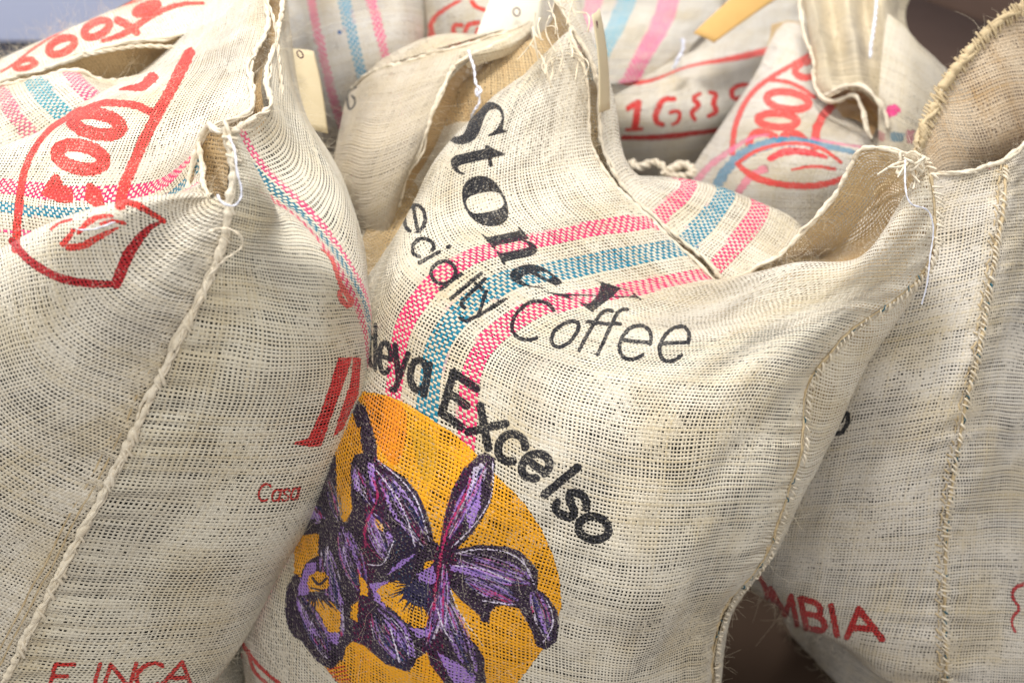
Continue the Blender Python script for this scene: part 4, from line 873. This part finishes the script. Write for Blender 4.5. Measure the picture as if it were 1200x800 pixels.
# folded-over sack between the left one and the middle one
eo, EF, EB = simple_sack('limp tan sack mouth with hanging white string, between the left and middle sacks', [
 [(412,106),(440,82),(480,70),(520,58),(556,48),(592,38),(620,28)],
 [(404,128),(436,108),(472,94),(508,82),(536,76),(552,70),(560,64)],
 [(396,160),(424,150),(456,136),(486,122),(508,110),(522,98),(528,90)],
 [(390,192),(414,190),(444,182),(470,170),(490,158),(504,140),(511,122)],
 [(392,226),(412,228),(436,226),(458,216),(474,204),(486,188),(496,168)],
 [(400,258),(418,264),(434,266),(450,256),(462,244),(470,230),(476,214)],
 [(418,296),(428,304),(438,310),(446,300),(454,290),(460,278),(464,264)],
 [(430,340),(438,348),(446,352),(452,346),(458,336),(464,326),(470,316)]],
 [[1.93,1.84,1.81,1.80,1.80,1.80,1.80],[1.86,1.78,1.74,1.73,1.735,1.745,1.755],[1.83,1.74,1.705,1.695,1.70,1.71,1.72],[1.81,1.73,1.69,1.68,1.685,1.69,1.70],
  [1.80,1.73,1.695,1.68,1.68,1.69,1.70],[1.80,1.74,1.705,1.69,1.69,1.70,1.71],[1.80,1.76,1.73,1.715,1.71,1.72,1.73],[1.82,1.79,1.76,1.75,1.74,1.75,1.76]],
 canvas=(lambda c: (c.stroke([(417,102),(410,106),(407,116),(410,128),(416,118),(412,112)], 2.6, (.12,.11,.12), rough=.3), c)[1])(Canvas()), seed=91, fill=False, light='#d6cab8', hem=False, T=.25, wr=.003, cover=0.285, res=5)
EI = Panel(grid([
 [(560,64),(592,58),(612,48),(624,36)],[(545,68),(580,74),(606,74),(628,70)],[(530,84),(566,96),(600,100),(634,98)],[(512,120),(548,128),(584,134),(620,136)],[(497,168),(530,170),(565,172),(600,176)],[(476,216),(508,216),(540,220),(575,226)],[(460,270),(485,270),(515,272),(550,278)],[(450,330),(475,332),(505,334),(540,340)]],
 [[1.755,1.77,1.785,1.80],[1.755,1.80,1.83,1.86],[1.745,1.81,1.85,1.88],[1.72,1.80,1.84,1.86],[1.715,1.78,1.82,1.85],[1.72,1.76,1.79,1.82],[1.72,1.75,1.78,1.81],[1.74,1.76,1.78,1.80]]), wr=.003, seed=95)
EI.build('inner_face', jute('jute_inner_face', inner=True, inside='#cfb184', seed=12.0, cover=0.285), eo, res=5)
E1 = curve_pts(W(*[np.array(q, float) for q in zip((622,30,1.795),(600,44,1.765),(572,56,1.75),(556,62,1.745),(536,76,1.73),(522,98,1.705),(511,122,1.695),(496,168,1.69),(476,214,1.70),(462,260,1.715),(446,286,1.71))]), 300); rim('hem', E1, None, eo)
E2 = curve_pts(W(*[np.array(q, float) for q in zip((622,27,1.80),(588,40,1.80),(556,50,1.79),(520,60,1.79),(480,72,1.80),(440,84,1.83),(414,106,1.90))]), 200); rim('hem', E2, None, eo)
fl = Panel(grid([[(624,26),(598,38),(566,48),(540,58)],[(624,34),(604,50),(574,60),(540,66)],[(622,38),(606,58),(580,70),(548,80)]], [[1.79,1.775,1.77,1.77],[1.78,1.755,1.745,1.74],[1.785,1.765,1.755,1.75]]), wr=.001, seed=4, flip=True); fl.build('folded_lip', jute('jute_lip', seed=13.0, light='#dccfb6'), eo, res=5)
fuzz('loose_fibres', [(E1, np.tile([0, -.6, .8], (300, 1))), surf_samples(EF, 1, edge=.4)], eo, 700, ln=(.01, .035))

# sack with the number, behind the striped rim
cG = Canvas(); Rg = (.80,.16,.16)
cG.stroke([(684,72),(700,84),(720,94),(745,97),(770,92),(800,80),(850,70),(905,58)], [5,6,6,3,3,5,8,8], (.86,.28,.26), rough=.15); cG.stroke([(905,58),(901,76),(895,96),(880,118)], 9, (.86,.28,.26), rough=.15)
cG.stroke([(730,161),(765,161),(800,158),(845,152)], [6,7,5], (.72,.14,.16), rough=.15)
cG.stroke([(736,127),(748,120),(744,150)], [7,8,9], Rg, smooth=False, rough=.15); cG.stroke([(734,152),(752,151)], 4, Rg, smooth=False)
cG.stroke([(790,116),(778,117),(771,128),(769,142),(776,146)], [6,7,8,6], Rg, rough=.2); cG.stroke([(785,132),(795,131),(795,141),(788,146)], [4,5,4], Rg, rough=.2)
cG.stroke([(820,110),(813,116),(818,122),(811,132),(814,140)], [5,7,5], Rg, rough=.2); cG.stroke([(832,108),(839,112),(836,120),(839,130),(830,136)], [5,7,5], Rg, rough=.2)
cG.stroke([(876,99),(862,102),(857,108),(860,115),(872,112)], [5,6,5], Rg, rough=.2)
go, GF, GB = simple_sack('sack printed 1685 inside a thin red frame, behind the middle sack', [
 [(610,-60),(680,-55),(745,-50),(800,-40),(850,-28),(900,-20),(960,-10)],
 [(630,0),(690,4),(745,8),(800,12),(850,16),(900,18),(960,20)],
 [(640,50),(692,52),(742,54),(795,54),(850,50),(905,46),(960,40)],
 [(650,92),(700,96),(745,98),(795,88),(850,78),(902,68),(958,60)],
 [(660,135),(705,136),(750,134),(800,128),(850,118),(900,104),(955,95)],
 [(670,170),(712,170),(755,168),(805,162),(855,152),(905,140),(955,130)],
 [(680,205),(720,206),(762,204),(810,200),(860,190),(910,180),(955,170)],
 [(690,245),(728,248),(770,248),(815,244),(865,236),(912,226),(955,215)]],
 [[2.45,2.42,2.40,2.40,2.42,2.45,2.50],[2.36,2.30,2.28,2.28,2.30,2.34,2.42],[2.28,2.22,2.18,2.18,2.20,2.25,2.35],[2.22,2.15,2.11,2.10,2.13,2.19,2.30],
  [2.20,2.12,2.08,2.07,2.10,2.16,2.28],[2.21,2.14,2.10,2.09,2.12,2.18,2.30],[2.25,2.19,2.15,2.14,2.17,2.23,2.34],[2.30,2.24,2.20,2.19,2.22,2.28,2.38]],
 canvas=cG, seed=101, light='#deD9d0', fill=False, hem=False, cover=0.285, T=.25, ppt=8, shift=(0, .6))
# stripes of that sack run down from its mouth: woven sheet lying over the top
GT = Panel(grid([
 [(672,-70),(720,-75),(770,-72),(812,-60),(850,-40)],[(668,-20),(715,-22),(765,-20),(806,-10),(846,2)],[(664,30),(706,30),(748,32),(788,36),(828,36)],[(655,66),(690,70),(726,74),(764,72),(806,62)],[(650,90),(682,94),(715,98),(752,94),(796,82)]],
 [[2.36,2.33,2.32,2.33,2.36],[2.28,2.24,2.23,2.24,2.28],[2.20,2.16,2.14,2.15,2.19],[2.15,2.12,2.10,2.11,2.15],[2.14,2.12,2.10,2.11,2.15]]), wr=.003, seed=105)
GT.build('upper_panel', jute('jute_upper_behind', [(stripe_u(GT,.62),3.2,rgb('#e06c96')),(stripe_u(GT,1.45),3.2,rgb('#4aa0b8')),(stripe_u(GT,2.55),3.4,rgb('#e0508c'))], seed=14.0, light='#e2ded6', cover=0.285), go, res=4)
tw = curve_pts(W(*[np.array(q, float) for q in zip((740,190,2.02),(752,196,2.0),(768,190,2.0),(784,200,1.99),(800,192,2.0),(812,204,1.98),(796,208,1.99),(776,204,1.98))]), 160); cord('mouth_cord', tw, .006, M_CORD, go)

# sack with the round badge
cH = Canvas(); Rh = (.88,.30,.28)
cH.stroke([(955,60),(935,72),(908,88),(884,106),(868,130),(860,155),(858,180)], [5,6,6,6,7,7], Rh, rough=.15)
for cx, cy, rx, ry, a in ((923,118,25,10,8), (911,141,23,8,4)): cH.stroke([(cx + rx * math.cos(q) * math.cos(R(a)) - ry * math.sin(q) * math.sin(R(a)), cy + rx * math.cos(q) * math.sin(R(a)) + ry * math.sin(q) * math.cos(R(a))) for q in np.linspace(0, 2 * math.pi, 30)], 9, Rh, smooth=False, rough=.1)
cH.stroke([(950,72),(936,76),(932,84),(942,91),(954,88)], 8.5, Rh, rough=.2); cH.stroke([(878,168),(882,158),(898,156),(908,160)], 9, Rh, rough=.2); cH.stroke([(914,166),(922,157),(936,158),(944,166)], 9, Rh, rough=.2)
cH.stroke([(905,94),(922,96),(940,104),(954,114)], 5, Rh, rough=.15)
cH.stroke([(975,124),(964,136),(957,150),(954,172)], [10,10,11], Rh, smooth=False, rough=.15)
cH.stroke([(836,226),(850,200),(868,183),(890,172),(915,166),(950,168),(1000,178)], [12,12,13,12,10,8,6], (.27,.52,.64), .8, rough=.3)
cH.stroke([(812,218),(830,196),(856,176),(880,162),(900,158)], [8,8,7,5,3], (.92,.45,.58), .7, rough=.3); cH.stroke([(866,224),(878,208),(896,198)], 9, (.92,.40,.54), .7, rough=.3); cH.stroke([(950,162),(980,168),(1010,172)], 3, (.92,.45,.6), .8, rough=.3)
cH.stroke([(866,190),(880,180),(905,171),(935,168),(962,174),(985,190)], 4.5, Rh, rough=.15); cH.stroke([(864,192),(880,205),(905,214),(935,218),(965,216),(990,208)], [6,9,8,8,8,6], Rh, rough=.15)
cH.stroke([(902,186),(920,178),(942,178),(968,184)], [7,9,8,5], (.86,.22,.26), rough=.2); cH.stroke([(928,199),(950,195),(978,198)], [3,4,4], Rh, rough=.2)
ho, HF, HB = simple_sack('sack with a round red bean badge crossed by blue and pink stripes', [
 [(905,30),(938,28),(965,50),(975,92),(985,116),(1012,124),(1030,150),(1062,160),(1100,150)],
 [(893,74),(912,80),(935,96),(958,118),(985,140),(1015,158),(1050,175),(1085,190),(1120,190)],
 [(872,112),(888,114),(908,126),(938,140),(970,158),(1005,175),(1045,192),(1085,210),(1125,215)],
 [(846,150),(864,153),(886,156),(920,160),(958,166),(998,174),(1042,200),(1085,225),(1128,235)],
 [(822,182),(842,190),(866,186),(905,182),(948,186),(994,196),(1040,216),(1085,242),(1130,255)],
 [(806,212),(826,224),(850,218),(890,212),(938,214),(990,222),(1038,240),(1085,265),(1130,280)],
 [(800,250),(822,260),(850,256),(888,252),(936,254),(988,260),(1038,275),(1085,295),(1130,310)],
 [(800,300),(822,310),(850,308),(888,305),(936,306),(988,310),(1038,320),(1085,340),(1130,350)]],
 [[2.10,2.06,2.05,2.02,2.00,1.98,1.97,1.97,2.0],[2.06,2.0,1.97,1.95,1.94,1.93,1.93,1.94,1.98],[2.04,1.97,1.93,1.91,1.90,1.895,1.90,1.92,1.97],[2.02,1.95,1.91,1.885,1.875,1.87,1.88,1.905,1.96],
  [2.0,1.935,1.895,1.87,1.86,1.86,1.87,1.90,1.96],[1.99,1.93,1.89,1.865,1.858,1.86,1.872,1.90,1.96],[1.99,1.93,1.89,1.87,1.865,1.87,1.88,1.91,1.97],[2.0,1.94,1.90,1.88,1.875,1.88,1.89,1.92,1.98]],
 stripes=[], canvas=cH, seed=111, light='#deD8d0', cover=0.285, fill=False, hem=False, res=4, T=.22, shift=(0, .95))
# woven stripes of the badge sack curve with its cloth
cS = cH
# gathered mouth of the badge sack
HM = Panel(grid([
 [(930,-40),(950,-44),(972,-40),(992,-44),(1014,-40),(1036,-36),(1056,-30),(1075,-20)],
 [(938,2),(954,-4),(974,4),(992,-2),(1012,6),(1030,0),(1048,14),(1060,26)],
 [(944,42),(962,34),(980,44),(998,36),(1018,46),(1038,44),(1062,52),(1088,66)],
 [(952,76),(970,70),(986,78),(1004,74),(1022,82),(1046,84),(1076,86),(1106,92)],
 [(954,100),(974,98),(990,100),(1010,102),(1030,108),(1054,112),(1082,116),(1112,120)],
 [(968,116),(984,108),(1000,106),(1018,114),(1036,126),(1056,136),(1082,142),(1112,148)]],
 [[2.06,2.03,2.06,2.03,2.06,2.03,2.05,2.10],[2.02,1.985,2.02,1.985,2.02,1.99,2.01,2.06],[1.985,1.95,1.98,1.95,1.98,1.95,1.965,2.02],[1.96,1.93,1.95,1.925,1.945,1.925,1.94,1.99],[1.94,1.92,1.93,1.91,1.925,1.91,1.925,1.98],[1.925,1.915,1.92,1.905,1.91,1.90,1.91,1.97]]), wr=.004, seed=115)
HM.build('gathered_mouth', jute('jute_gathered', seed=15.0, light='#ddcfb4', cover=0.285), ho, res=5)
HR = Panel(grid([
 [(1040,16),(1060,30),(1085,58),(1112,84),(1140,110)],[(1034,60),(1056,72),(1082,92),(1110,116),(1140,145)],[(1032,100),(1054,112),(1078,128),(1106,148),(1136,175)],[(1030,140),(1050,150),(1074,162),(1102,180),(1132,205)],[(1028,180),(1048,190),(1072,200),(1100,215),(1130,240)]],
 [[1.97,1.95,1.955,1.98,2.06],[1.92,1.90,1.905,1.93,2.02],[1.90,1.88,1.88,1.905,2.0],[1.89,1.87,1.87,1.895,1.99],[1.89,1.87,1.87,1.895,1.99]]), wr=.003, seed=117)
cHR = Canvas(); cHR.poly(arc(1046, 130, 9, 7, 0, 345, 14), (.90,.25,.52), rough=2); cHR.poly([(1042,154),(1060,156),(1058,168),(1044,166)], (.30,.55,.65), .8, rough=1.5); cHR.poly([(1062,152),(1072,152),(1070,168),(1063,168)], (.86,.45,.55), .8, rough=1.5); cHR.poly([(1026,150),(1038,156),(1036,166),(1024,162)], (.9,.5,.55), .7, rough=1.5)
imH = bake('print_badge_side', HR, cHR, 7); HR.build('side_panel', jute('jute_side', [], imH, rngof(HR), seed=16.0, light='#dbd2c2', cover=0.285), ho, res=4)
hl = curve_pts(W(*[np.array(q, float) for q in zip((936,-10,2.01),(943,40,1.975),(953,78,1.945),(956,102,1.93),(970,119,1.915),(986,118,1.91),(1000,112,1.90),(1010,126,1.895),(1014,146,1.885),(1022,162,1.88))]), 220); rim('hem', hl, None, ho)
hl2 = curve_pts(W(*[np.array(q, float) for q in zip((968,112,1.915),(985,103,1.90),(1006,100,1.89),(1024,112,1.88),(1036,130,1.875),(1040,150,1.87))]), 160); rim('hem', hl2, None, ho)
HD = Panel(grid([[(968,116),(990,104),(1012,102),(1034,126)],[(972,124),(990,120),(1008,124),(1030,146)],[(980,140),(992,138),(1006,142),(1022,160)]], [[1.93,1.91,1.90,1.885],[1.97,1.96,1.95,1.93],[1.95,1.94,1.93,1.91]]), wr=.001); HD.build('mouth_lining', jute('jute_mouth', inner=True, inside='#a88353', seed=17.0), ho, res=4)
fuzz('loose_fibres', [surf_samples(HF, 1, edge=.4), (hl, np.tile([0, -.6, .8], (220, 1)))], ho, 500)

# ------------------------------------------------------------------ strings and punched tags
def string(label, pts, r, mat=M_WHITE, tails=()):
    q = [curve_pts(W(*[np.array(z, float) for z in zip(*p_)]), 90) for p_ in (pts,) + tuple(tails)]
    o = empty('string', tuple(q[0][-1])); tag(o, label, 'string')
    for k in q: cord('strand', k, r, mat, o)
    return o
string('knotted white string hanging from the tan sack mouth', [(550,60,1.74),(553,70,1.725),(557,84,1.71),(560,100,1.70),(564,108,1.69),(560,112,1.69),(558,104,1.69),(562,116,1.69),(556,130,1.69),(552,142,1.70)], .0016)
string('blurred white string on the gathered mouth at the top right', [(1030,-30,1.96),(1028,0,1.94),(1026,25,1.92),(1022,48,1.905),(1020,68,1.90)], .0022)
string('short white string beside the brown tag', [(800,46,2.06),(801,58,2.06),(796,68,2.06),(790,80,2.06)], .003)
string('thin white string hanging down from the pointed sack corner', [(1062,186,1.475),(1072,240,1.46),(1088,246,1.47),(1094,262,1.475),(1092,290,1.48),(1088,322,1.485),(1080,356,1.50)], .0009)
string('pale string hanging down the tag at the tie of the left sack', [(312,0,1.50),(321,20,1.49),(326,50,1.485),(329,80,1.48),(331,112,1.47)], .0018, M_CORD)
string('curly white string lying across the fold of the left sack', [(76,254,1.29),(84,262,1.262),(92,268,1.245),(110,268,1.243),(130,262,1.243),(146,256,1.25)], .0008)
string('looped white string at the near corner of the left sack', [(268,160,1.245),(276,176,1.24),(280,205,1.235),(284,226,1.235),(276,240,1.235),(264,238,1.237),(256,228,1.245)], .0010)
string('frayed loop of jute string under the near corner of the left sack', [(246,272,1.235),(262,268,1.235),(280,274,1.238),(286,286,1.245),(272,298,1.25),(258,310,1.258),(244,326,1.265)], .0012, M_CORD)
def card(label, pts, ds, mat, hole=None, hr=4.5, thick=.0012, marks=()):
    P = W(np.array([q[0] for q in pts], float), np.array([q[1] for q in pts], float), np.array(ds, float))
    o = empty('paper_tag', tuple(P.mean(0))); tag(o, label, 'tag')
    n = np.cross(P[1] - P[0], P[3] - P[0]); n /= np.linalg.norm(n); n = n if n @ (np.array([0, 0, CAM_H]) - P[0]) > 0 else -n
    N_ = 13; s_, t_ = np.meshgrid(np.linspace(0, 1, N_), np.linspace(0, 1, N_))
    G = (P[0][None, None] * ((1 - s_) * (1 - t_))[..., None] + P[1] * (s_ * (1 - t_))[..., None] + P[2] * (s_ * t_)[..., None] + P[3] * ((1 - s_) * t_)[..., None])
    G = G + n * (.004 * np.sin(t_ * 3.0 + .4) + .0025 * np.sin(s_ * 2.5))[..., None]
    idx = np.arange(N_ * N_).reshape(N_, N_); f = np.stack([idx[:-1, :-1].ravel(), idx[1:, :-1].ravel(), idx[1:, 1:].ravel(), idx[:-1, 1:].ravel()], -1)
    c = mesh_np('card', G, f, mat, o); md = c.modifiers.new('thickness', 'SOLIDIFY'); md.thickness = thick; md.offset = 0
    if hole:
        c_ = W(*hole) + n * .0055; e1 = P[1] - P[0]; e1 /= np.linalg.norm(e1); e2 = np.cross(n, e1); g = Bag()
        g.add(*tube_np(np.array([c_ + (e1 * math.cos(q) + e2 * math.sin(q) * 1.25) * hr * .0009 * hole[2] / 1.5 for q in np.linspace(0, 2 * math.pi, 25)]), .0009, 5)); g.build('punched_hole', M_INK, o)
    return o
card('cream punched tag hanging beside the tie of the left sack', [(330,58),(366,62),(384,157),(352,150)], [1.72,1.75,1.72,1.68], M_PAPER, (349,67,1.70), 4)
card('pale punched tag poking up behind the tan sack mouth', [(548,68),(628,62),(640,-36),(590,-40)], [1.86,1.87,1.88,1.88], M_PAPER_W, (605,16,1.86), 4)
card('thin tag seen edge-on beside the lips of the middle sack', [(692,18),(699,10),(714,128),(703,132)], [1.60,1.66,1.66,1.61], M_PAPER, (694,30,1.615), 3)
card('brown paper tag standing up behind the numbered sack', [(812,40),(836,52),(912,-2),(884,-26)], [2.05,2.05,2.12,2.12], M_PAPER_B)
